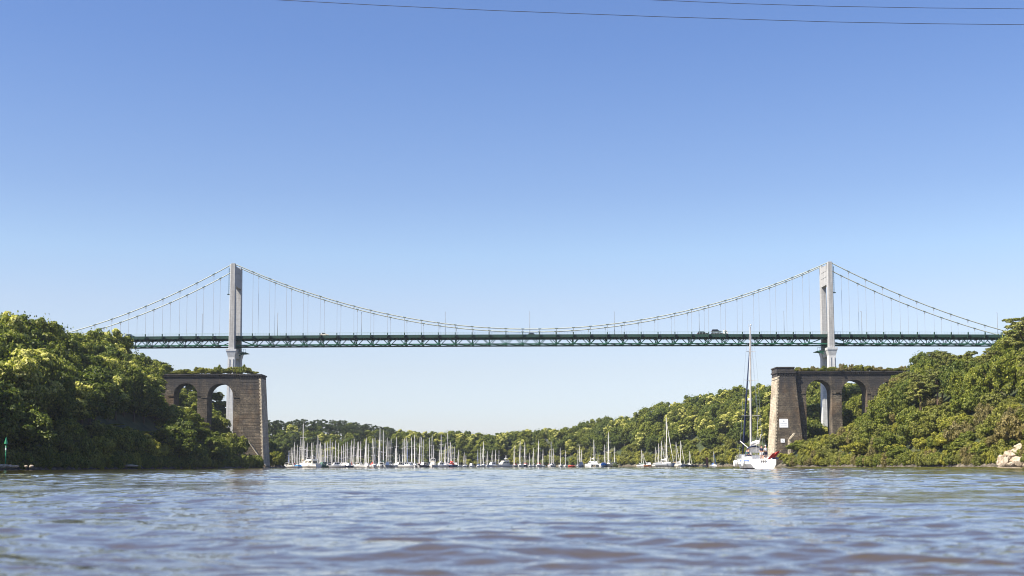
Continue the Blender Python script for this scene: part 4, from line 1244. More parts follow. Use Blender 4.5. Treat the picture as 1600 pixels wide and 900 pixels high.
def sailboat(hull, cover, bottom='antifoul', hood=True, L=9.6, B=3.2, name='sailboat'):
    r = empty(name, (0, 0, 0))
    fb = 1.05
    hull_mb(L, B, fb).build('hull', [HULLM[hull], M[bottom], M['white_gel']], r, smooth=False)
    MB().loft([[(-B * .47, -L * .1, fb * .62), (B * .47, -L * .1, fb * .62), (B * .47, -L * .1, fb * .72), (-B * .47, -L * .1, fb * .72)]] * 2, cap=False) if False else None
    cb = cabin_mb(-L * .08, L * .27, B * .33, B * .2, fb * .95, fb + .48).build('cabin', M['white_gel'], r, bevel=.05)
    window_strip(-L * .08, L * .27, B * .33, B * .2, fb * .95, fb + .48, .78, .45, .15).build('window', M['glass'], cb)
    cm = MB().box(-B * .26, B * .26, -L * .42, -L * .085, fb * .975, fb * .985)
    for s in (-1, 1): cm.box(s * B * .34 - .08, s * B * .34 + .08, -L * .42, -L * .085, fb * .97, fb + .22)
    cm.build('cockpit', M['grey_gel'], r)
    # rig: built for a 13 m mast, stretched to each boat's own
    mz = 13.0
    m = MB().tube([(0, L * .09, fb), (0, L * .09, mz * .55), (0, L * .085, mz)], [.16, .15, .11], 7)
    for z in (mz * .42, mz * .7): m.bar((-.95, L * .08, z), (.95, L * .08, z), .09)
    m.box(-.05, .05, L * .085 - .3, L * .085 + .05, mz, mz + .06); m.bar((0, L * .085, mz), (0, L * .085, mz + .55), .04)
    m.build('mast', M['alu'], r, smooth=False)
    m = MB()
    for s in (-1, 1):
        m.bar((s * B * .46, L * .05, fb), (s * .93, L * .08, mz * .42), .035); m.bar((s * .93, L * .08, mz * .42), (s * .9, L * .08, mz * .7), .035); m.bar((s * .9, L * .08, mz * .7), (0, L * .085, mz * .97), .035)
    m.bar((0, -L * .48, fb), (0, L * .085, mz), .035)
    m.build('rigging', M['steel'], r)
    MB().tube([(0, L * .5, fb * 1.25), (0, L * .31, mz * .46), (0, L * .1, mz * .93)], [.05, .085, .03], 7).build('furled_jib', M['white_cloth'] if cover == 'white' else CLOTH[cover] if cover in ('blue', 'navy', 'grey') else M['white_cloth'], r)
    b_ = MB().tube([(0, L * .08, fb + 1.0), (0, -L * .3, fb + 1.05)], .08, 6).build('boom', M['alu'], r)
    if cover:
        MB().tube([(0, L * .085, fb + 1.5), (0, L * .03, fb + 1.32), (0, -L * .12, fb + 1.24), (0, -L * .29, fb + 1.16)], [.2, .27, .22, .12], 8).build('sail_cover', CLOTH[cover], b_, smooth=True)
    if hood:
        rg = []
        for y, w, h in ((-L * .1, B * .33, .95), (-L * .06, B * .33, 1.0), (L * .0, B * .3, .5)):
            rg.append([(w * math.cos(a), y, fb + .1 + h * math.sin(a)) for a in [math.pi * k / 8 for k in range(9)]])
        MB().loft(rg).build('sprayhood', CLOTH[cover or 'navy'], r)
    m = MB()
    for s in (-1, 1):
        for t in (-.46, -.28, -.1, .1, .28): m.bar((s * B * (.46 if t > -.3 and t < .2 else .38 if t < 0 else .33), L * t, fb), (s * B * (.46 if t > -.3 and t < .2 else .38 if t < 0 else .33), L * t, fb + .62), .04)
        m.bar((s * B * .38, -L * .46, fb + .62), (s * B * .46, -L * .1, fb + .62), .035); m.bar((s * B * .46, -L * .1, fb + .62), (s * B * .33, L * .28, fb + .66), .035); m.bar((s * B * .33, L * .28, fb + .66), (s * .1, L * .5, fb + .95), .04)
    m.build('guard_rail', M['steel'], r)
    return r
def motor_yacht():
    r = empty('motor_yacht', (0, 0, 0))
    L, B, fb = 12.0, 4.2, 1.5
    hull_mb(L, B, fb, .92, .1).build('hull', [M['white_gel'], M['antifoul'], M['white_gel']], r)
    c = cabin_mb(-3.6, 3.2, 1.75, 1.25, fb * .97, fb + 1.75, .86, 1.5, .05).build('cabin', M['cream_gel'], r, bevel=.08)
    w = window_strip(-3.6, 3.2, 1.75, 1.25, fb * .97, fb + 1.75, .86, 1.5, .05, .42, .82)
    w.box(-1.2, 1.2, -3.66, -3.58, fb + .55, fb + 1.35); w.build('window', M['glass'], c)
    f = MB().hexa([(-1.6, -3.5, fb + 1.76), (1.6, -3.5, fb + 1.76), (1.2, .6, fb + 1.76), (-1.2, .6, fb + 1.76), (-1.75, -3.7, fb + 2.35), (1.75, -3.7, fb + 2.35), (1.2, 1.1, fb + 2.35), (-1.2, 1.1, fb + 2.35)]).build('flybridge', M['white_gel'], r, bevel=.06)
    m = MB()
    for s in (-1, 1):
        m.bar((s * 1.5, -2.8, fb + 2.3), (s * 1.2, -2.2, fb + 3.6), .14)
    m.bar((-1.2, -2.2, fb + 3.6), (1.2, -2.2, fb + 3.6), .22, .16); m.ball((0, -2.2, fb + 3.9), .32, .32, .18); m.bar((0, -2.2, fb + 3.9), (0, -2.2, fb + 5.4), .05)
    m.build('radar_arch', M['white_gel'], r)
    MB().hexa([(-1.1, .35, fb + 2.3), (1.1, .35, fb + 2.3), (.95, .75, fb + 2.3), (-.95, .75, fb + 2.3), (-1.0, .05, fb + 2.9), (1.0, .05, fb + 2.9), (.9, .12, fb + 2.92), (-.9, .12, fb + 2.92)]).build('windscreen', M['glass'], f)
    m = MB()
    for s in (-1, 1):
        for t in (.0, .2, .38): m.bar((s * B * (.5 - t * .5), L * t, fb + .1), (s * B * (.5 - t * .5), L * t, fb + .95), .04)
        m.bar((s * B * .5, 0, fb + .95), (s * B * .31, L * .38, fb + .98), .04); m.bar((s * B * .31, L * .38, fb + .98), (0, L * .54, fb + 1.1), .04)
    m.build('guard_rail', M['steel'], r)
    return r
def cabin_cruiser(hull, trim, tarp=None):
    r = empty('motor_boat', (0, 0, 0))
    L, B, fb = 7.2, 2.7, 1.0
    hull_mb(L, B, fb, .92, .08).build('hull', [HULLM[hull] if hull in HULLM else M[hull], M['antifoul'], M['white_gel']], r)
    c = cabin_mb(-.6, 2.2, 1.08, .75, fb * .97, fb + 1.25, .84, .75, -.1).build('cabin', M[trim], r, bevel=.05)
    w = window_strip(-.6, 2.2, 1.08, .75, fb * .97, fb + 1.25, .84, .75, -.1, .4, .85); w.box(-.75, .75, -.72, -.66, fb + .45, fb + 1.05); w.build('window', M['glass'], c)
    MB().box(-1.0, 1.0, -1.3, 1.5, fb + 1.26, fb + 1.34).build('roof', M['white_gel'], r, bevel=.03)
    MB().cbox((0, -L / 2 - .2, .95), .42, .5, .65).cbox((0, -L / 2 - .25, .3), .16, .22, 1.1).build('outboard_motor', M['black'], r, bevel=.06)
    m = MB()
    for s in (-1, 1): m.bar((s * 1.2, .8, fb + .1), (s * 1.1, 2.0, fb + .75), .04); m.bar((s * 1.1, 2.0, fb + .75), (0, 4.1, fb + .9), .04)
    m.build('guard_rail', M['steel'], r)
    if tarp:
        rg = []
        for y, w_, h in ((-3.5, 1.25, .75), (-2.0, 1.4, 1.2), (.3, 1.4, 1.5), (2.2, 1.1, 1.1), (3.6, .3, .5)):
            rg.append([(w_ * math.cos(a), y, fb * .8 + h * math.sin(a)) for a in [math.pi * k / 8 for k in range(9)]])
        MB().loft(rg).build('boat_cover', M[tarp], r)
    return r
def dinghy(name, col):
    r = empty(name, (0, 0, 0))
    m = MB().tube([(-.75, -1.7, .28), (-.78, .3, .28), (-.5, 1.2, .32), (0, 1.7, .4), (.5, 1.2, .32), (.78, .3, .28), (.75, -1.7, .28)], .26, 8)
    m.build('tube', M[col], r, smooth=True)
    MB().box(-.72, .72, -1.6, .6, .1, .18).box(-.6, .6, -1.62, -1.52, .1, .5).build('floor', M['grey_gel'], r)
    MB().cbox((0, -1.85, .62), .3, .35, .45).cbox((0, -1.85, .2), .12, .14, .7).build('outboard_motor', M['black'], r)
    return r
def catamaran():
    r = empty('catamaran', (0, 0, 0))
    for s in (-1, 1):
        h = hull_mb(11.5, 1.5, 1.5, .8, .03)
        h.v = [(x + s * 2.6, y, z) for x, y, z in h.v]
        h.build('hull', [M['white_gel'], M['antifoul'], M['white_gel']], r)
    MB().box(-2.2, 2.2, -4.8, 2.0, .95, 1.45).build('bridge_deck', M['white_gel'], r)
    c = cabin_mb(-2.6, 1.6, 2.1, 1.5, 1.45, 2.75, .85, 1.3, .1).build('cabin', M['white_gel'], r, bevel=.08)
    w = window_strip(-2.6, 1.6, 2.1, 1.5, 1.45, 2.75, .85, 1.3, .1, .35, .85); w.box(-1.5, 1.5, -2.62, -2.54, 1.7, 2.5); w.build('window', M['glass'], c)
    m = MB().tube([(0, .6, 2.7), (0, .6, 9), (0, .55, 16)], [.18, .17, .12], 7)
    for z in (7.2, 11.2): m.bar((-1, .55, z), (1, .55, z), .09)
    m.build('mast', M['alu'], r)
    m = MB()
    for s in (-1, 1): m.bar((s * 3.1, -.3, 1.4), (0, .55, 14.5), .04)
    m.bar((0, 5.6, 1.2), (0, .6, 14.2), .12); m.build('rigging', M['steel'], r)
    b_ = MB().tube([(0, .5, 3.6), (0, -4.6, 3.7)], .1, 6).build('boom', M['alu'], r)
    MB().tube([(0, .5, 4.2), (0, -1, 4.0), (0, -4.5, 3.85)], [.25, .3, .14], 8).build('sail_cover', M['white_cloth'], b_)
    return r

PROTO = {}
def get_boat(key):
    if key not in PROTO:
        if key[0] == 'sail': PROTO[key] = sailboat(*key[1:])
        elif key[0] == 'yacht': PROTO[key] = motor_yacht()
        elif key[0] == 'cruiser': PROTO[key] = cabin_cruiser(*key[1:])
        elif key[0] == 'dinghy': PROTO[key] = dinghy(*key[1:])
        else: PROTO[key] = catamaran()
        PROTO[key]['used'] = 0
    p = PROTO[key]
    if not p['used']:
        p['used'] = 1
        KIDS[p.name] = list(p.children)
        for c in KIDS[p.name]: KIDS[c.name] = list(c.children)
        return p
    return copy_tree(p)
def put_boat(key, px, Y, rz, ytop, label, group, size=1.0, cat=None):
    r = get_boat(key)
    x = at(px, 728, Y).x
    r.location = (x, Y, -0.03); r.rotation_euler = (0, rnd.gauss(0, .012), rz); r.scale = (size, size, size)
    cat = cat or {'sail': 'sailboat', 'yacht': 'motor yacht', 'cruiser': 'motor boat', 'dinghy': 'dinghy', 'cat': 'catamaran'}[key[0]]
    for k in ('used',):
        if k in r: pass
    tag(r, label, cat, group)
    if ytop is not None:
        z = at(px, ytop, Y).z / size
        for c in r.children:
            st = c.name.split('.')[0]
            if st in ('mast', 'rigging', 'furled_jib'):
                ref = 16.0 if key[0] == 'cat' else 13.5
                fbz = 1.05
                # stretch about the deck, so that the feet stay where they are
                k = (z - fbz) / (ref - fbz)
                c.scale = (1, 1, k); c.location = (0, 0, fbz * (1 - k))
    return r
rnd = random.Random(5)
# masts of the packed pontoons: (pixel, top) read off the photograph; rows are 17 m apart
packed = [(452, 703), (454.5, 699), (458, 698), (459.6, 690), (465, 694), (468, 697), (470.5, 684), (475.5, 688), (478.5, 698), (480.6, 691), (486.5, 691), (489, 690), (494, 694), (496.6, 678),
          (499.5, 693), (503, 695), (506, 691), (509, 690), (511.5, 690), (515.5, 684), (519, 690), (523.6, 687), (529, 691), (533, 696), (537, 693), (540.6, 690), (541.8, 689), (547, 695), (549.5, 687), (553.5, 684),
          (558.5, 690), (561, 689), (564, 688), (571, 686), (572.7, 683), (575.5, 692), (582.5, 685), (586, 683), (592, 687), (594, 668), (599, 671), (605, 683), (607.6, 687), (610.5, 684), (619.5, 682), (624.5, 709),
          (629.5, 686), (632, 684), (634, 682), (636.7, 687), (644, 682), (648.5, 678), (656, 681), (658.6, 682), (661, 685), (671, 683), (674.6, 679), (677, 695), (686.5, 702), (689, 677), (695.6, 697), (699.5, 674),
          (701.7, 695), (705.5, 695), (709.5, 697)]
hcols = ['white'] * 15 + ['navy'] * 3 + ['cream', 'grey', 'green']
ccols = ['white', 'white', 'blue', 'navy', 'navy', 'red', 'green', 'tan', 'grey', 'white']
rows = [592, 612, 632, 652, 674, 696, 720, 744]
last = [-999] * len(rows)
order = {592: 0}
for px, top in packed:
    tall = top < 680
    best = None
    idx = list(range(len(rows))); rnd.shuffle(idx)
    idx.sort(key=lambda i: (0 if at(px, 728, rows[i]).x - last[i] > 4.1 else 1, i if rnd.random() < .6 else rnd.random() * 8))
    for i in idx:
        X_ = at(px, 728, rows[i]).x
        if X_ - last[i] > 4.1: best = i; break
    if best is None: best = max(range(len(rows)), key=lambda i: at(px, 728, rows[i]).x - last[i])
    last[best] = at(px, 728, rows[best]).x
    Y = rows[best] + rnd.uniform(-1, 1)
    h, c = rnd.choice(hcols), rnd.choice(ccols)
    mast_m = (728.5 - top) * Y / F_PX
    size = min(1.35, max(.82, mast_m / 14.5))
    bow_in = rnd.random() < .5
    key = ('sail', h, c, rnd.choice(['antifoul', 'antifoul', 'antifoul_red']) if h == 'white' else 'antifoul', c not in ('tan', 'green'))
    put_boat(key, px, Y, (0 if bow_in else math.pi) + rnd.gauss(0, .05), top,
             f'{h} sailboat with {c} boom cover and bare {"tall" if top < 683 else "short" if top > 694 else "mid height"} mast in the packed marina', 'sailboats packed in the marina below the pine hill', size)
# the hulls that stand out in the front row of the marina
S = 'boats along the front of the marina'
put_boat(('yacht',), 483, 572, math.pi - 2.2, None, 'white flybridge motor yacht with dark windows near the left end of the marina', S, 1.0)
put_boat(('cruiser', 'green', 'green_gel'), 506, 573, 2.6, None, 'dark green cabin motor boat in the marina right of the flybridge yacht', S, 1.1)
put_boat(('sail', 'white', 'tan', 'antifoul', False), 473, 580, 0.1, 660, 'white sailboat with the tallest mast at the left end of the marina', S, 1.4)
put_boat(('cruiser', 'white', 'white_gel'), 527, 572, 2.0, None, 'small white cabin cruiser at the marina front right of the green boat', S)
put_boat(('cruiser', 'white', 'cream_gel'), 560, 574, -2.3, None, 'small white cabin cruiser with cream wheelhouse at the marina front', S)
put_boat(('cruiser', 'grey', 'white_gel'), 607, 573, 3.0, None, 'grey hulled cabin cruiser at the marina front below the two tall masts', S, 1.1)
put_boat(('sail', 'white', 'red', 'antifoul_red', True), 583, 576, math.pi + .3, 684, 'white sailboat with bright red boom cover at the marina front', S, 1.0)
put_boat(('cruiser', 'navy', 'navy_gel'), 663, 574, 2.7, None, 'navy blue cabin boat at the marina front left of the white launch', S)
put_boat(('yacht',), 676, 572, math.pi, None, 'white motor yacht seen bow on right of the navy cabin boat', S, .78)
put_boat(('cruiser', 'white', 'white_gel', 'bright_blue'), 466, 572, 2.5, None, 'small boat under a bright blue cover at the left end of the marina', S, .62)
put_boat(('sail', 'navy', 'red', 'antifoul', True), 705, 577, .4, 690, 'navy sailboat with red boom cover at the right end of the packed marina', S, 1.05)
put_boat(('cruiser', 'white', 'white_gel'), 690, 574, 2.2, None, 'white cabin cruiser between the white motor yacht and the navy sailboat', S, .9)
put_boat(('cruiser', 'white', 'cream_gel'), 455, 571, 1.7, None, 'cream and white cabin boat moored at the far left end of the marina', S, .85)
put_boat(('cruiser', 'white', 'white_gel'), 635, 573, -2.0, None, 'white cabin cruiser at the middle of the marina front', S, 1.0)
put_boat(('cruiser', 'navy', 'white_gel'), 545, 573, 2.8, None, 'navy hulled white topped cabin boat at the marina front', S, .9)
taken = [483, 506, 527, 560, 607, 583, 663, 676, 466, 705, 690, 455, 635, 545, 473]
px = 448.0
while px < 716:
    if min(abs(px - t) for t in taken) > 5.5:
        k = rnd.random()
        if k < .55: put_boat(('cruiser', rnd.choice(['white', 'white', 'white', 'cream']), rnd.choice(['white_gel', 'cream_gel'])), px, 579 + rnd.uniform(-2, 2), rnd.choice([2.9, -2.9, .2, 2.4]), None, 'small pale cabin cruiser tucked between the front row boats of the marina', S, rnd.uniform(.75, 1.05))
        else: put_boat(('sail', 'white', 'white', 'antifoul', False), px, 581 + rnd.uniform(-2, 2), rnd.choice([0, math.pi]) + rnd.gauss(0, .1), 690 + rnd.uniform(-4, 10), 'white sailboat with white boom cover in the front row of the marina', S, rnd.uniform(.9, 1.1))
    px += rnd.uniform(6.5, 9)
# boats moored one by one in the open water to the right
moor = [(717, 702), (725.5, 706), (728.5, 711), (747.5, 702), (751.5, 698), (755.7, 689), (762, 704), (769.6, 703), (774.7, 702), (779.5, 703), (791, 710), (804.7, 695), (813, 688), (821, 690), (828, 707), (833.6, 699), (842, 687), (848.6, 701),
        (858.4, 703), (861.8, 689), (865, 700), (876, 699), (883.5, 703), (903, 702), (906, 696), (909, 702), (922.5, 713), (934.5, 711), (945.8, 694), (952, 674), (960.7, 697), (1001.5, 702), (1004, 707), (1023.7, 698), (1028, 692), (1033, 688),
        (1038.2, 690), (1040, 651), (1055.5, 690), (1061.7, 688), (1077, 704), (1115, 705)]
ordw = ['leftmost', 'second from left', 'third from left', 'fourth from left', 'fifth from left', 'sixth from left', 'seventh from left', 'eighth from left', 'ninth from left', 'tenth from left']
for i, (px, top) in enumerate(moor):
    Y = 585 + (i * 37 % 97) + (20 if px < 900 else 0)
    if px > 995: Y = 575 + (i * 23 % 45)
    if px in (952, 1040): Y = 568
    h = rnd.choice(['white'] * 7 + ['cream', 'grey', 'navy']); c = rnd.choice(ccols)
    if px == 952: h, c = 'white', 'white'
    if px == 1040: h, c = 'grey', 'white'
    if px == 821: h, c = 'navy', 'red'
    mast_m = (728.5 - top) * Y / F_PX
    size = min(1.35, max(.66, mast_m / 13.5))
    ang = 2.95 + rnd.gauss(0, .08) if px < 995 else -2.75 + rnd.gauss(0, .1)
    grp = 'sailboats moored in midstream' if px < 890 else 'sailboats moored off the right hill' if px < 990 else 'sailboats moored near the right pontoon'
    base = sum(1 for q, _ in moor[:i] if (q < 890) == (px < 890) and (q < 990) == (px < 990))
    where = {'sailboats moored in midstream': 'moored in midstream', 'sailboats moored off the right hill': 'moored below the right hill', 'sailboats moored near the right pontoon': 'near the right pontoon'}[grp]
    nth = ordw[base % 10] if base < 10 else f'{base + 1}th from left'
    lab = f'{h} sailboat with {c} boom cover, {nth} of those {where}'
    if px == 952: lab = 'white sailboat with the tallest mast of those below the right hill'
    if px == 1040: lab = 'large grey sailboat with the tallest mast near the right pontoon'
    put_boat(('sail', h, c, 'antifoul', c in ('blue', 'navy', 'red')), px, Y, ang, top, lab, grp, size)
put_boat(('cat',), 928, 575, math.pi + .15, 687, 'white twin hulled catamaran with one mast moored below the right hill', None, .95)
put_boat(('cruiser', 'white', 'white_gel', 'bright_blue'), 943, 562, 2.9, None, 'moored boat under a bright blue cover beside the tall masted sailboat', None, .85)
put_boat(('cruiser', 'yellow_cloth', 'yellow_cloth'), 961, 562, 2.9, None, 'pale yellow cabin boat right of the tall masted sailboat', None, .85)
put_boat(('cruiser', 'wooden', 'white_gel'), 1013, 566, -2.85, None, 'orange varnished wooden cabin boat with a white wheelhouse', None, .85)
put_boat(('cruiser', 'white', 'white_gel'), 771, 566, 2.4, None, 'white cabin cruiser moored in midstream left of the bulky white launch', None, 1.0)
put_boat(('yacht',), 787, 568, 2.5, None, 'bulky white motor launch moored in midstream', None, .75)
put_boat(('cruiser', 'white', 'white_gel'), 737, 570, 2.9, None, 'small white motor boat alone in midstream right of the marina', None, .75)
put_boat(('dinghy', 'inflatable_dinghy', 'red_cloth'), 892.5, 540, 2.75, None, 'red inflatable dinghy with black outboard moored in midstream', None, 1.2)
put_boat(('cruiser', 'grey', 'grey_gel'), 908, 555, math.pi, None, 'grey cabin boat with dark windows seen stern on below the right hill', None, .95)
put_boat(('dinghy', 'inflatable_dinghy', 'black'), 1076, 555, .5, None, 'black inflatable dinghy by the pontoon at the right shore', None, 1.3)
put_boat(('dinghy', 'inflatable_dinghy', 'black'), 1082.5, 557, .5, None, 'dark inflatable dinghy at the right of its twin by the pontoon', None, 1.2)
# pontoons
def pontoon(px0, px1, Y, label, grp=None):
    a, b_ = at(px0, 728, Y).x, at(px1, 728, Y).x
    r = empty('floating_pontoon', ((a + b_) / 2, Y, 0), label, 'pontoon', grp)
    MB().box(a, b_, Y - 1, Y + 1, .42, .55).build('deck', M['wood_plank'], r)
    m = MB(); x = a + 1
    while x < b_ - .5: m.box(x - .9, x + .9, Y - .8, Y + .8, -.2, .415); x += 3.5
    m.build('floats', M['grey_gel'], r)
    x = a + 2
    while x < b_: MB().tube([(x, Y + 1.2, -1.5), (x, Y + 1.2, 2.6)], .14, 8).build('mooring_pile', M['dark_steel'], r); x += 22
pontoon(447, 712, 602, 'long floating pontoon in front of the packed marina')
pontoon(448, 712, 642, 'long floating pontoon between the middle rows of the marina')
pontoon(450, 712, 685, 'long floating pontoon at the back of the marina')
pontoon(1060, 1112, 560, 'short floating pontoon along the right shore beyond the pier')
p = at(1105.5, 728, 561)
r = empty('mooring_post', (p.x, 561, 0), 'thick reddish timber post at the end of the right shore pontoon', 'mooring post')
MB().tube([(p.x, 561.8, -1), (p.x, 561.8, 3.6)], .55, 10).build('post', M['rust_wood'], r)
MB().ball((p.x, 561.8, 3.62), .6, .6, .3).build('cap', M['rust_wood'], r)

# ------------------------------------------------------------------ people
def skin_mesh(name, V, E, Rr, root, sub=1):
    me = bpy.data.meshes.new(name + '_skeleton')
    me.from_pydata(V, E, [])
    o = bpy.data.objects.new(name + '_skeleton', me); COL.objects.link(o)
    o.modifiers.new('skin', 'SKIN')
    for i, d in enumerate(me.skin_vertices[0].data):
        d.radius = (Rr[i], Rr[i]) if not hasattr(Rr[i], '__len__') else Rr[i]; d.use_root = (i == root)
    s = o.modifiers.new('sub', 'SUBSURF'); s.levels = s.render_levels = sub
    dg = bpy.context.evaluated_depsgraph_get(); dg.update()
    out = bpy.data.meshes.new_from_object(o.evaluated_get(dg))
    out.name = name
    bpy.data.objects.remove(o); bpy.data.meshes.remove(me)
    out.polygons.foreach_set('use_smooth', [True] * len(out.polygons))
    return out
def person(loc, rz, sit, top, bottom, hat, label, lean=0.0, arm=0.25, group=None):
    r = empty('person', loc, label, 'person', group)
    r.rotation_euler = (0, 0, rz)
    hz = 0.5 if sit else 0.93          # pelvis height above what carries the feet / seat
    S_ = (0, 0.02 + lean * .5, hz + .5)   # shoulders
    V = [(0, 0, hz), (0, lean * .25, hz + .25), S_, (0, lean * .6 + .02, hz + .6), (0, lean * .65 + .05, hz + .72)]
    E = [(0, 1), (1, 2), (2, 3), (3, 4)]; R_ = [(.16, .12), (.14, .11), (.17, .11), .055, .1]
    V.append((0, lean * .65 + .04, hz + .82)); E.append((4, 5)); R_.append(.085)
    armi, legi = [], []
    for s in (-1, 1):
        b0 = len(V)
        V += [(s * .2, S_[1], hz + .47), (s * .25, S_[1] - .02 + arm * .3, hz + .2), (s * .22, S_[1] + arm, hz + .03 + arm * .3), (s * .21, S_[1] + arm + .05, hz - .03 + arm * .3)]
        R_ += [.065, .048, .036, .045]; E += [(2, b0), (b0, b0 + 1), (b0 + 1, b0 + 2), (b0 + 2, b0 + 3)]; armi.append(b0)
        c0 = len(V)
        if sit: P = [(s * .1, .06, hz - .03), (s * .12, .45, hz - .02), (s * .12, .5, .1), (s * .12, .64, .05)]
        else: P = [(s * .1, 0, hz - .08), (s * .11, .03, .5), (s * .12, -.02, .1), (s * .13, .14, .05)]
        V += P; R_ += [.09, .062, .045, .04]; E += [(0, c0), (c0, c0 + 1), (c0 + 1, c0 + 2), (c0 + 2, c0 + 3)]; legi.append(c0)
    body = skin_mesh('body', V, E, R_, 0)
    body.materials.append(M['skin']); link('body', body, r)
    # shirt and shorts / trousers follow the same skeleton, slightly larger
    sv = [V[0], V[1], V[2], V[3]]; sv[0] = (0, 0, hz + .03); sv[3] = (0, V[3][1], hz + .56)
    se = [(0, 1), (1, 2), (2, 3)]; sr = [(.185, .145), (.165, .135), (.19, .135), .08]
    for a in armi:
        q = len(sv); sv += [V[a], V[a + 1]]; se += [(2, q), (q, q + 1)]; sr += [.082, .066]
    me = skin_mesh('shirt', sv, se, sr, 0); me.materials.append(M[top]); link('shirt', me, r)
    sv = [(0, 0, hz + .04)]; se = []; sr = [(.18, .14)]
    for a in legi:
        q = len(sv); sv += [V[a], V[a + 1]]; se += [(0, q), (q, q + 1)]; sr += [.11, .085]
    me = skin_mesh('shorts', sv, se, sr, 0); me.materials.append(M[bottom]); link('shorts', me, r)
    hc = (0, lean * .65 + .035, hz + .82)
    m = MB(); m.ball((hc[0], hc[1] - .015, hc[2] + .025), .1, .112, .09)
    if hat: m.cbox((0, hc[1] + .13, hc[2] + .03), .16, .14, .02)
    me_o = m
    o = bpy.data.meshes.new('hair'); o.from_pydata(m.v, [], m.f); o.materials.append(M[hat] if hat else M['hair']); link('cap' if hat else 'hair', o, r)
    m = MB()   # nose, eyes and ears
    m.ball((0, hc[1] + .1, hc[2] - .055), .016, .025, .022, 6, 4)
    for s in (-1, 1): m.ball((s * .095, hc[1] + .0, hc[2] - .05), .015, .025, .035, 6, 4)
    o = bpy.data.meshes.new('face'); o.from_pydata(m.v, [], m.f); o.materials.append(M['skin']); link('face', o, r)
    return r

# ------------------------------------------------------------------ the yacht under way in front of the right pier
YS = 170.0
st = at(1192.5, 728, YS)
HEAD = math.radians(2.2)
yc = empty('sailing_yacht', (0, 0, 0), 'large white sailing yacht under way in front of the right stone pier', 'sailboat')
L, B, fb = 12.4, 3.9, 1.32
hl = hull_mb(L, B, fb, .9, .06, scoop=.55, depth=.6).build('hull', [M['white_gel'], M['antifoul'], M['white_gel']], yc)
m = MB()
for s in (-1, 1):
    m.hexa([(s * 1.79, -5.9, 1.02), (s * 1.8, -5.9, 1.02), (s * 1.985, -1.2, 1.03), (s * 1.975, -1.2, 1.03), (s * 1.80, -5.9, 1.14), (s * 1.81, -5.9, 1.14), (s * 1.995, -1.2, 1.15), (s * 1.985, -1.2, 1.15)])
m.build('blue_stripe', M['blue_cloth'], hl)
c = cabin_mb(-1.2, 3.6, 1.32, .75, fb * .95, fb + .55, .8, .9, .1).build('cabin', M['white_gel'], yc, bevel=.06)
window_strip(-1.2, 3.6, 1.32, .75, fb * .95, fb + .55, .8, .9, .1).build('window', M['glass'], c)
m = MB()
for s in (-1, 1):
    m.box(s * 1.45 - .2, s * 1.45 + .2, -5.6, -1.25, fb - .05, fb + .34)
m.box(-1.2, 1.2, -5.6, -1.3, fb - .05, fb + .02)
m.build('cockpit_seats', M['white_gel'], yc, bevel=.04)
m = MB()
for k in range(18):
    a0, a1 = 2 * math.pi * k / 18, 2 * math.pi * (k + 1) / 18
    m.bar((.55 * math.cos(a0) + .2, -4.3, fb + .85 + .55 * math.sin(a0)), (.55 * math.cos(a1) + .2, -4.3, fb + .85 + .55 * math.sin(a1)), .045)
    if k % 3 == 0: m.bar((.2, -4.3, fb + .85), (.55 * math.cos(a0) + .2, -4.3, fb + .85 + .55 * math.sin(a0)), .03)
m.bar((.2, -4.1, fb), (.2, -4.1, fb + .95), .2, .2)
m.build('steering_wheel', M['steel'], yc)
m = MB()       # transom locker, ladder recess with rungs
m.box(-.42, .42, -6.33, -6.22, .55, 1.12)
m.build('stern_recess', M['grey_gel'], yc)
m = MB()
for s in (-.3, 0, .3): m.bar((s, -6.42, .3), (s, -6.38, 1.3), .05)
for z in (.45, .75, 1.05): m.bar((-.32, -6.42, z), (.32, -6.42, z), .045)
m.build('swim_ladder', M['wood_plank'], yc)
mz = 19.7
m = MB().tube([(0, .9, fb + .5), (0, .88, 10), (0, .8, 16), (0, .72, mz)], [.15, .14, .12, .09], 8)
for z, w in ((7.3, 1.25), (12.2, 1.0), (16.2, .65)):
    for s in (-1, 1): m.bar((0, .85, z), (s * w, .6, z + .08), .1, .05)
m.bar((-.25, .75, mz + .1), (.15, .75, mz + .1), .05); m.bar((-.2, .75, mz), (-.2, .75, mz + .45), .035); m.ball((.1, .72, mz + .25), .09, .09, .12)
m.build('mast', M['grey_mast'], yc)
MB().tube([(0, 1.25, 9.45), (0, 1.25, 9.75)], .32, 12).bar((0, .9, 9.5), (0, 1.2, 9.5), .1).build('radar_dome', M['white_gel'], yc, bevel=.05)
m = MB()
for s in (-1, 1):
    m.bar((s * 1.75, .5, fb), (s * 1.25, .6, 7.38), .022); m.bar((s * 1.25, .6, 7.38), (s * 1.0, .6, 12.28), .022); m.bar((s * 1.0, .6, 12.28), (s * .65, .62, 16.28), .02); m.bar((s * .65, .62, 16.28), (0, .74, 19), .02)
    m.bar((s * .9, -5.9, fb + .1), (0, -3.6, 7), .02)
m.bar((0, -3.6, 7), (0, .7, mz), .02)
m.bar((0, -4.0, 3.55), (0, .7, mz - .2), .015)
m.build('rigging', M['steel'], yc)
MB().tube([(0, 6.35, fb + .45), (0, 5.2, 4.5), (0, 3.6, 9.7), (0, 1.1, 17.3)], [.08, .15, .13, .04], 8).build('furled_jib', M['navy_cloth'], yc, smooth=True)
b_ = MB().tube([(0, .8, 3.05), (0, -4.2, 3.5)], .1, 8).build('boom', M['alu'], yc)
MB().tube([(0, .75, 3.5), (0, .2, 3.45), (0, -2, 3.62), (0, -4.1, 3.68)], [.16, .26, .24, .12], 8).build('furled_mainsail', M['white_cloth'], b_, smooth=True)
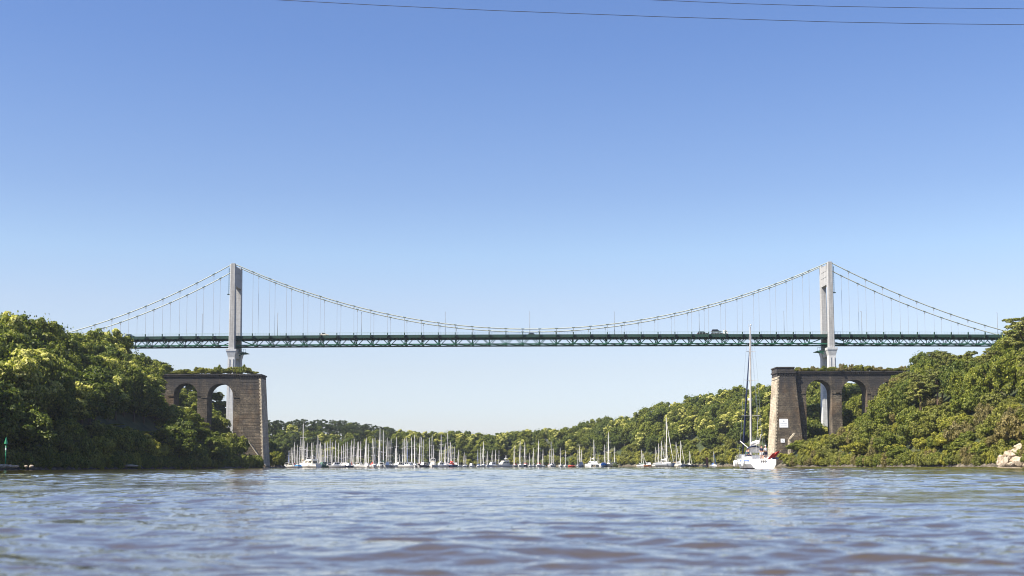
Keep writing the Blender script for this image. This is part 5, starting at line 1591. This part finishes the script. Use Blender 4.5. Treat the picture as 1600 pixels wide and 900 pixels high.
MB().bar((0, -3.9, 3.4), (.25, -3.2, fb + .3), .06).bar((0, -4.15, 3.5), (0, -5.2, 4.6), .09).build('mainsheet', M['white_cloth'], b_)
MB().tube([(0, 1.1, 2.6), (-.7, 4.5, 3.9)], .055, 6).build('spinnaker_pole', M['alu'], yc)
rg = []
for y, w, h in ((-1.75, 1.18, 1.5), (-1.2, 1.2, 1.55), (-.3, 1.1, .75)):
    rg.append([(w * math.cos(a) * (1 if 2 < k < 7 else 1.04), y, fb + .3 + h * (math.sin(a) ** .6)) for k, a in enumerate([math.pi * k / 10 for k in range(11)])])
sh = MB().loft(rg, closed=False, cap=False).build('sprayhood', M['navy_cloth'], yc)
so = sh.modifiers.new('thick', 'SOLIDIFY'); so.thickness = .04
MB().hexa([(-.85, -.95, fb + .9), (.85, -.95, fb + .9), (.8, -.7, fb + .9), (-.8, -.7, fb + .9), (-.85, -1.0, fb + 1.62), (.85, -1.0, fb + 1.62), (.8, -.95, fb + 1.64), (-.8, -.95, fb + 1.64)]).build('sprayhood_window', M['white_cloth'], sh)
m = MB()
for s in (-1, 1):
    for y, x in ((-6.0, 1.7), (-4.2, 1.85), (-2, 1.95), (.3, 1.9), (2.4, 1.55), (4.3, .95)): m.bar((s * x, y, fb), (s * x, y, fb + .68), .035)
    pts = [(s * 1.0, -6.1, fb + .7), (s * 1.7, -6.0, fb + .7), (s * 1.85, -4.2, fb + .68), (s * 1.95, -2, fb + .68), (s * 1.9, .3, fb + .68), (s * 1.55, 2.4, fb + .7), (s * .95, 4.3, fb + .72), (s * .3, 6.2, fb + .95)]
    for a, q in zip(pts[:-1], pts[1:]): m.bar(a, q, .028); m.bar((a[0], a[1], a[2] - .33), (q[0], q[1], q[2] - .33), .02)
    m.bar((s * 1.0, -6.1, fb), (s * 1.0, -6.1, fb + .7), .035)
m.build('guard_rail', M['steel'], yc)
for k, (x, y) in enumerate(((-1.98, -3.6), (-1.9, 1.9), (-1.35, 3.7))):
    f = MB().tube([(x - .12, y, .25), (x - .14, y, .4), (x - .14, y, 1.05), (x - .12, y, 1.2)], [.08, .2, .2, .07], 8).bar((x - .12, y, 1.2), (x + .1, y, fb + .6), .025)
    f.build('fender', M['white_gel'], yc, smooth=True)
MB().tube([(-.75, 4.0, fb + .42), (-.6, 5.0, fb + .45), (0, 5.4, fb + .45), (.6, 5.0, fb + .45), (.75, 4.0, fb + .42)], .25, 8).box(-.7, .7, 3.7, 4.8, fb + .3, fb + .72).build('deck_bag', M['grey_cloth'], yc)
MB().box(-.68, .68, 3.62, 3.69, fb + .25, fb + .55).build('deck_bag_panel', M['white_cloth'], yc)
MB().tube([(1.55, -6.05, fb), (2.35, -6.5, fb + 1.15)], .035, 6).build('flag_staff', M['wood_plank'], yc)
# the red ensign hangs from its staff
fv, ff = [], []
for i in range(9):
    for j in range(5):
        u, v = i / 8, j / 4
        p0 = Vector((1.62, -6.1, fb + .18)).lerp(Vector((2.22, -6.42, fb + 1.0)), v)
        fv.append((p0.x - u * 1.0, p0.y + .1 * math.sin(u * 9 + v * 2), p0.z - .28 * u * u + .05 * math.sin(u * 7)))
for i in range(8):
    for j in range(4): a = i * 5 + j; ff.append((a, a + 1, a + 6, a + 5))
fl = MB().add(fv, ff).build('ensign', M['red_cloth'], yc)
so = fl.modifiers.new('thick', 'SOLIDIFY'); so.thickness = .015
cf, ci = [], []
for i in range(5, 8):
    for j in range(2, 4): a = i * 5 + j
MB().box(1.7, 2.05, -6.3, -6.26, fb + .02, fb + .24).build('ensign_canton', M['navy_cloth'], fl)
MB().box(1.35, 1.75, -5.95, -5.6, fb + .0, fb + .3).build('life_buoy_box', M['navy_cloth'], yc, bevel=.04)
fwd = Vector((-math.sin(HEAD), math.cos(HEAD), 0)); rgt = Vector((math.cos(HEAD), math.sin(HEAD), 0))
org = Vector((st.x, YS, 0)) + fwd * 6.3
yc.location = org; yc.rotation_euler = (0, math.radians(.6), HEAD)
def aboard(x, y, z): return tuple(org + rgt * x + fwd * y + Vector((0, 0, z)))
person(aboard(.1, -5.2, fb + .02), HEAD + .2, False, 'navy_cloth', 'white_cloth', None, 'person in navy top and white shorts standing at the stern of the yacht', .05, .12)
person(aboard(.75, -4.75, fb + .02), HEAD + .5, False, 'white_cloth', 'navy_cloth', 'white_gel', 'person in white cap and white top standing beside the one in navy', .02, .2)
person(aboard(-1.4, -3.6, fb + .0), HEAD - 1.5, True, 'navy_cloth', 'navy_cloth', None, 'person in dark clothes sitting on the left of the yacht cockpit', .1, .25)
person(aboard(-1.35, -2.5, fb + .0), HEAD - 1.5, True, 'green_cloth', 'black', None, 'person in dark green top sitting by the sprayhood on the left', .1, .25)
person(aboard(1.4, -2.6, fb + .0), HEAD + 1.5, True, 'black', 'grey_cloth', None, 'person in black top sitting on the right side of the yacht cockpit', .05, .2)

# ------------------------------------------------------------------ traffic on the bridge
def car(px, y, paint, label, length=4.2, height=1.5, face=1, lift=0.0, suv=False, cat='car'):
    x = at(px, 521, y).x; z = zd(x) + lift
    r = empty('car', (x, y, z), label, cat)
    l = length / 2; w = .86; g = .3; bh = height * (.58 if not suv else .6); H = height
    prof = [(-l, g + .1), (-l + .05, bh * .95), (-l + .5, bh), (l - 1.15, bh), (l - .2, bh * .84), (l, bh * .6), (l - .03, g + .05), (l - .5, g), (-l + .4, g)]
    roof = [(-l + (.12 if suv else .45), bh - .01), (-l + (.35 if suv else .95), H - .04), (-l + 1.0, H), (.35, H), (l - 1.2, bh - .01)]
    fx = lambda p: (x + face * p[0], z + p[1])
    b1 = MB(); b1.prism([fx(p) for p in (prof if face > 0 else prof[::-1])], y - w, y + w)
    body = b1.build('body', M[paint], r, bevel=.05)
    n = len(roof); m = MB()
    V = [(x + face * px_, y - w + .04 + (.14 if pz > bh else 0), z + pz) for px_, pz in roof] + [(x + face * px_, y + w - .04 - (.14 if pz > bh else 0), z + pz) for px_, pz in roof]
    m.add(V, [tuple(range(n)), tuple(range(2 * n - 1, n - 1, -1))] + [(k, n + k, n + (k + 1) % n, (k + 1) % n) for k in range(n)])
    m.build('cabin_roof', M[paint], r)
    m = MB()
    for s in (-1, 1):
        for xa, xb in ((-l + (.5 if suv else 1.0), -.35), (-.25, l - 1.75)):
            yy0, yy1 = y + s * (w - .035), y + s * (w - .155)
            q = [(xa - .1, bh + .05), (xb + (.0 if xb < 0 else .35), bh + .05), (xb, H - .12), (xa, H - .12)]
            P = [(x + face * a, (yy0 if i < 2 else yy1) + s * .02, z + b_) for i, (a, b_) in enumerate(q)]
            Q = [(p[0], p[1] - s * .05, p[2]) for p in P]
            m.hexa(Q + P)
    m.hexa([(x + face * a, yy, z + b_) for a, b_, yy in ((l - 1.2, bh + .04, y - w + .1), (l - 1.2, bh + .04, y + w - .1), (l - 1.17, bh + .06, y + w - .1), (l - 1.17, bh + .06, y - w + .1), (.42, H - .05, y - w + .24), (.42, H - .05, y + w - .24), (.45, H - .02, y + w - .24), (.45, H - .02, y - w + .24))])
    m.build('window', M['glass'], r)
    for sx in (-1, 1):
        for sy in (-1, 1):
            cx_ = x + sx * (l - .82)
            wh = MB().tube([(cx_, y + sy * (w - .2), z + .33), (cx_, y + sy * (w + .01), z + .33)], .33, 14).build('wheel', M['tyre'], r)
            MB().tube([(cx_, y + sy * (w + .005), z + .33), (cx_, y + sy * (w + .03), z + .33)], .2, 12).build('rim', M['steel'], wh)
    for s in (-1, 1):
        MB().cbox((x + face * (l - .06), y + s * .6, z + bh * .68), .12, .34, .14).build('headlight', M['lamp_glass'], r)
        MB().cbox((x - face * (l - .02), y + s * .68, z + bh * .8), .08, .22, .2).build('tail_light', M['tail_red'], r)
    return r
RD = 533.8
car(507, RD, 'car_cream', 'small cream car on the bridge right of the left tower', 3.8, 1.5, 1)
car(203, RD, 'car_dark', 'dark car on the left end of the bridge by the trees', 4.3, 1.5, 1)
car(829, 537.6, 'car_dark', 'dark car on the middle of the bridge under the lowest part of the cables', 4.4, 1.45, -1)
car(1098, RD, 'car_dark', 'dark car driving just behind the recovery truck on the bridge', 4.4, 1.62, 1, suv=True)
# flat-bed recovery truck with a dark car on its back
tx = at(1124.5, 521, RD).x; tz = zd(tx)
r = empty('recovery_truck', (tx, RD, tz), 'white cabbed flatbed recovery truck carrying a dark car over the bridge', 'truck')
MB().box(tx - 3.7, tx + 1.35, RD - 1.05, RD + 1.05, tz + .72, tz + .92).box(tx - 3.6, tx + 3.3, RD - .4, RD + .4, tz + .45, tz + .715).build('flat_bed', M['grey_gel'], r, bevel=.03)
cbp = [(1.5, .5), (3.45, .5), (3.45, 1.15), (3.2, 1.3), (2.75, 2.05), (1.5, 2.1)]
cabo = MB().prism([(tx + a, tz + b_) for a, b_ in cbp], RD - .95, RD + .95).build('cab', M['car_white'], r, bevel=.06)
m = MB()
for s in (-1, 1): m.prism([(tx + a, tz + b_) for a, b_ in ((1.95, 1.3), (2.95, 1.3), (2.62, 1.9), (1.95, 1.92))], RD + s * .955 - .012, RD + s * .955 + .012)
m.hexa([(tx + 3.2, RD - .8, tz + 1.33), (tx + 3.2, RD + .8, tz + 1.33), (tx + 3.23, RD + .8, tz + 1.36), (tx + 3.23, RD - .8, tz + 1.36), (tx + 2.79, RD - .75, tz + 2.0), (tx + 2.79, RD + .75, tz + 2.0), (tx + 2.82, RD + .75, tz + 2.02), (tx + 2.82, RD - .75, tz + 2.02)])
m.build('window', M['glass'], cabo)
for sx in (-2.4, 2.6):
    for sy in (-1, 1):
        wh = MB().tube([(tx + sx, RD + sy * .7, tz + .4), (tx + sx, RD + sy * .98, tz + .4)], .4, 14).build('wheel', M['tyre'], r)
        MB().tube([(tx + sx, RD + sy * .97, tz + .4), (tx + sx, RD + sy * 1.0, tz + .4)], .22, 12).build('rim', M['steel'], wh)
MB().cbox((tx + 1.7, RD, tz + 2.16), .3, 1.2, .12).build('light_bar', M['tail_red'], r)
car(1119.5, RD, 'car_dark', 'dark car standing on the bed of the recovery truck', 4.2, 1.5, 1, lift=.925, suv=True)

# ------------------------------------------------------------------ beacon, rocks, power lines
p = at(8.5, 726, 238)
r = empty('channel_beacon', (p.x, 238, 0), 'green channel beacon with cone topmark on the rocks at far left', 'beacon')
H_ = at(8.5, 683, 238).z
MB().tube([(p.x, 238, -.5), (p.x, 238, H_ - 1.1)], [.13, .1], 8).build('pole', M['beacon_green'], r, smooth=True)
MB().tube([(p.x, 238, H_ - 1.25), (p.x, 238, H_ - 1.24), (p.x, 238, H_)], [.02, .37, .03], 14).build('cone_topmark', M['beacon_green'], r, smooth=False)
MB().cbox((p.x + .02, 237.85, H_ - 2.2), .2, .12, .42).build('number_plate', M['sign_white'], r)
def boulder(px, py, Y, sx, sy, sz, seed, label, mat='rock', group=None):
    """weathered block: a ball cut by a dozen random planes, then roughened"""
    rg_ = np.random.default_rng(seed)
    p_ = at(px, py, Y)
    m_ = MB(); m_.ball((0, 0, 0), 1, 1, 1, 40, 22)
    v = np.array(m_.v)
    for d_ in unit(rg_, 16):
        lim_ = rg_.uniform(.62, .88)
        o = v @ d_ - lim_
        v = np.where(o[:, None] > 0, v - o[:, None] * d_ * .93, v)
    ph = rg_.random(6) * 6
    wob_ = 1 + .05 * np.sin(v[:, 0] * 7 + ph[0]) * np.sin(v[:, 1] * 6 + ph[1]) * np.sin(v[:, 2] * 8 + ph[2]) + .03 * np.sin(v[:, 0] * 17 + ph[3]) * np.sin(v[:, 2] * 15 + ph[4])
    v = v * wob_[:, None] * np.array([sx, sy, sz]) + np.array([p_.x, Y, p_.z])
    m_.v = [tuple(q) for q in v]
    e = tag(m_.build('boulder', M[mat]), label, 'rock', group)
    me = e.data
    c_ = Vector((p_.x, Y, p_.z)); me.transform(Matrix.Translation(-c_)); e.location = c_
    return e
RG = 'rocks at the right edge'
boulder(1567, 721, 293, 1.55, 1.56, 1.62, 1, 'rounded yellowish boulder at the waterline, leftmost of the right edge rocks', group=RG)
boulder(1577, 713, 295, 1.62, 1.69, 1.95, 2, 'tall pale boulder behind the yellowish one at the right edge', group=RG)
boulder(1586, 710, 297, 1.49, 1.69, 1.76, 3, 'pale cracked boulder in the middle of the right edge rocks', group=RG)
boulder(1596, 705, 299, 2.03, 1.95, 2.21, 4, 'highest pale boulder at the right edge of the picture', group=RG)
boulder(1588, 722, 293, 1.76, 1.43, 1.30, 5, 'low broken boulder at the waterline below the highest rock', group=RG)
boulder(1602, 720, 293, 2.03, 1.69, 1.82, 6, 'boulder cut by the right edge at the waterline', group=RG)
boulder(1578, 726, 292, 1.08, 0.91, 0.65, 7, 'small dark stained rock between the two waterline boulders at right', group=RG)
boulder(1500, 725, 330, .9, .7, .7, 8, 'small pale rock among bushes at the right waterline')
boulder(1319, 724.5, 420, 1.1, .9, 1.0, 9, 'small white rock at the foot of the bushes right of the stone pier')
boulder(1502, 704, 345, 1.4, 1.2, 1.0, 10, 'pale rock showing through the bushes part way up the right bank')
LG = 'low rocks by the beacon'
for i, (px, sx, sz, lb) in enumerate([(2, .9, .42, 'low beige rock at the left edge of the picture'), (9, .7, .42, 'low beige rock under the green beacon'), (16, .75, .38, 'low beige rock just right of the green beacon'),
                                     (24.5, .75, .3, 'flat beige rock second right of the green beacon'), (40.5, .28, .2, 'tiny beige stone alone in the shallows'), (49, .42, .3, 'small pointed beige stone farthest right of the beacon')]):
    boulder(px, 728.6, 236.5, sx, .7, sz, 20 + i, lb, group=LG)
boulder(205, 727.8, 312, 1.8, .8, .35, 31, 'flat dark ledge at the foot of the left bank trees')
def power_line(pts, Y, rad, label):
    P = [at(px, py, Y + 6 * i / len(pts)) for i, (px, py) in enumerate(pts)]
    o = MB().tube(P, rad, 6).build('power_line', M['wire'])
    tag(o, label, 'power line', 'power lines across the sky')
power_line([(-300, -75), (-100, -48), (100, -25), (300, -9.5), (437, 0), (600, 8.6), (775, 16.5), (1037, 26.3), (1300, 34.2), (1450, 37), (1600, 38.6), (1750, 39), (1900, 38)], 118, .027, 'lower of the two thin power lines, crossing most of the sky')
power_line([(400, -42), (700, -19), (1022, 0), (1150, 5.4), (1300, 9.8), (1450, 12.4), (1600, 13.8), (1750, 14), (1900, 13)], 128, .027, 'upper of the two thin power lines, at the top right of the sky')
# ------------------------------------------------------------------ the air over the river
hz_m = bpy.data.materials.new('river_haze'); hz_m.use_nodes = True
hn = hz_m.node_tree; hn.nodes.clear()
ho = hn.nodes.new('ShaderNodeOutputMaterial'); hv = hn.nodes.new('ShaderNodeVolumePrincipled')
hv.inputs['Color'].default_value = (0.8, 0.88, 1.0, 1); hv.inputs['Density'].default_value = 0.00006; hv.inputs['Anisotropy'].default_value = 0.2
hn.links.new(hv.outputs[0], ho.inputs['Volume'])
tag(MB().box(-4100, 4100, -620, 6600, -4.2, 90).build('haze', hz_m), kind='stuff')
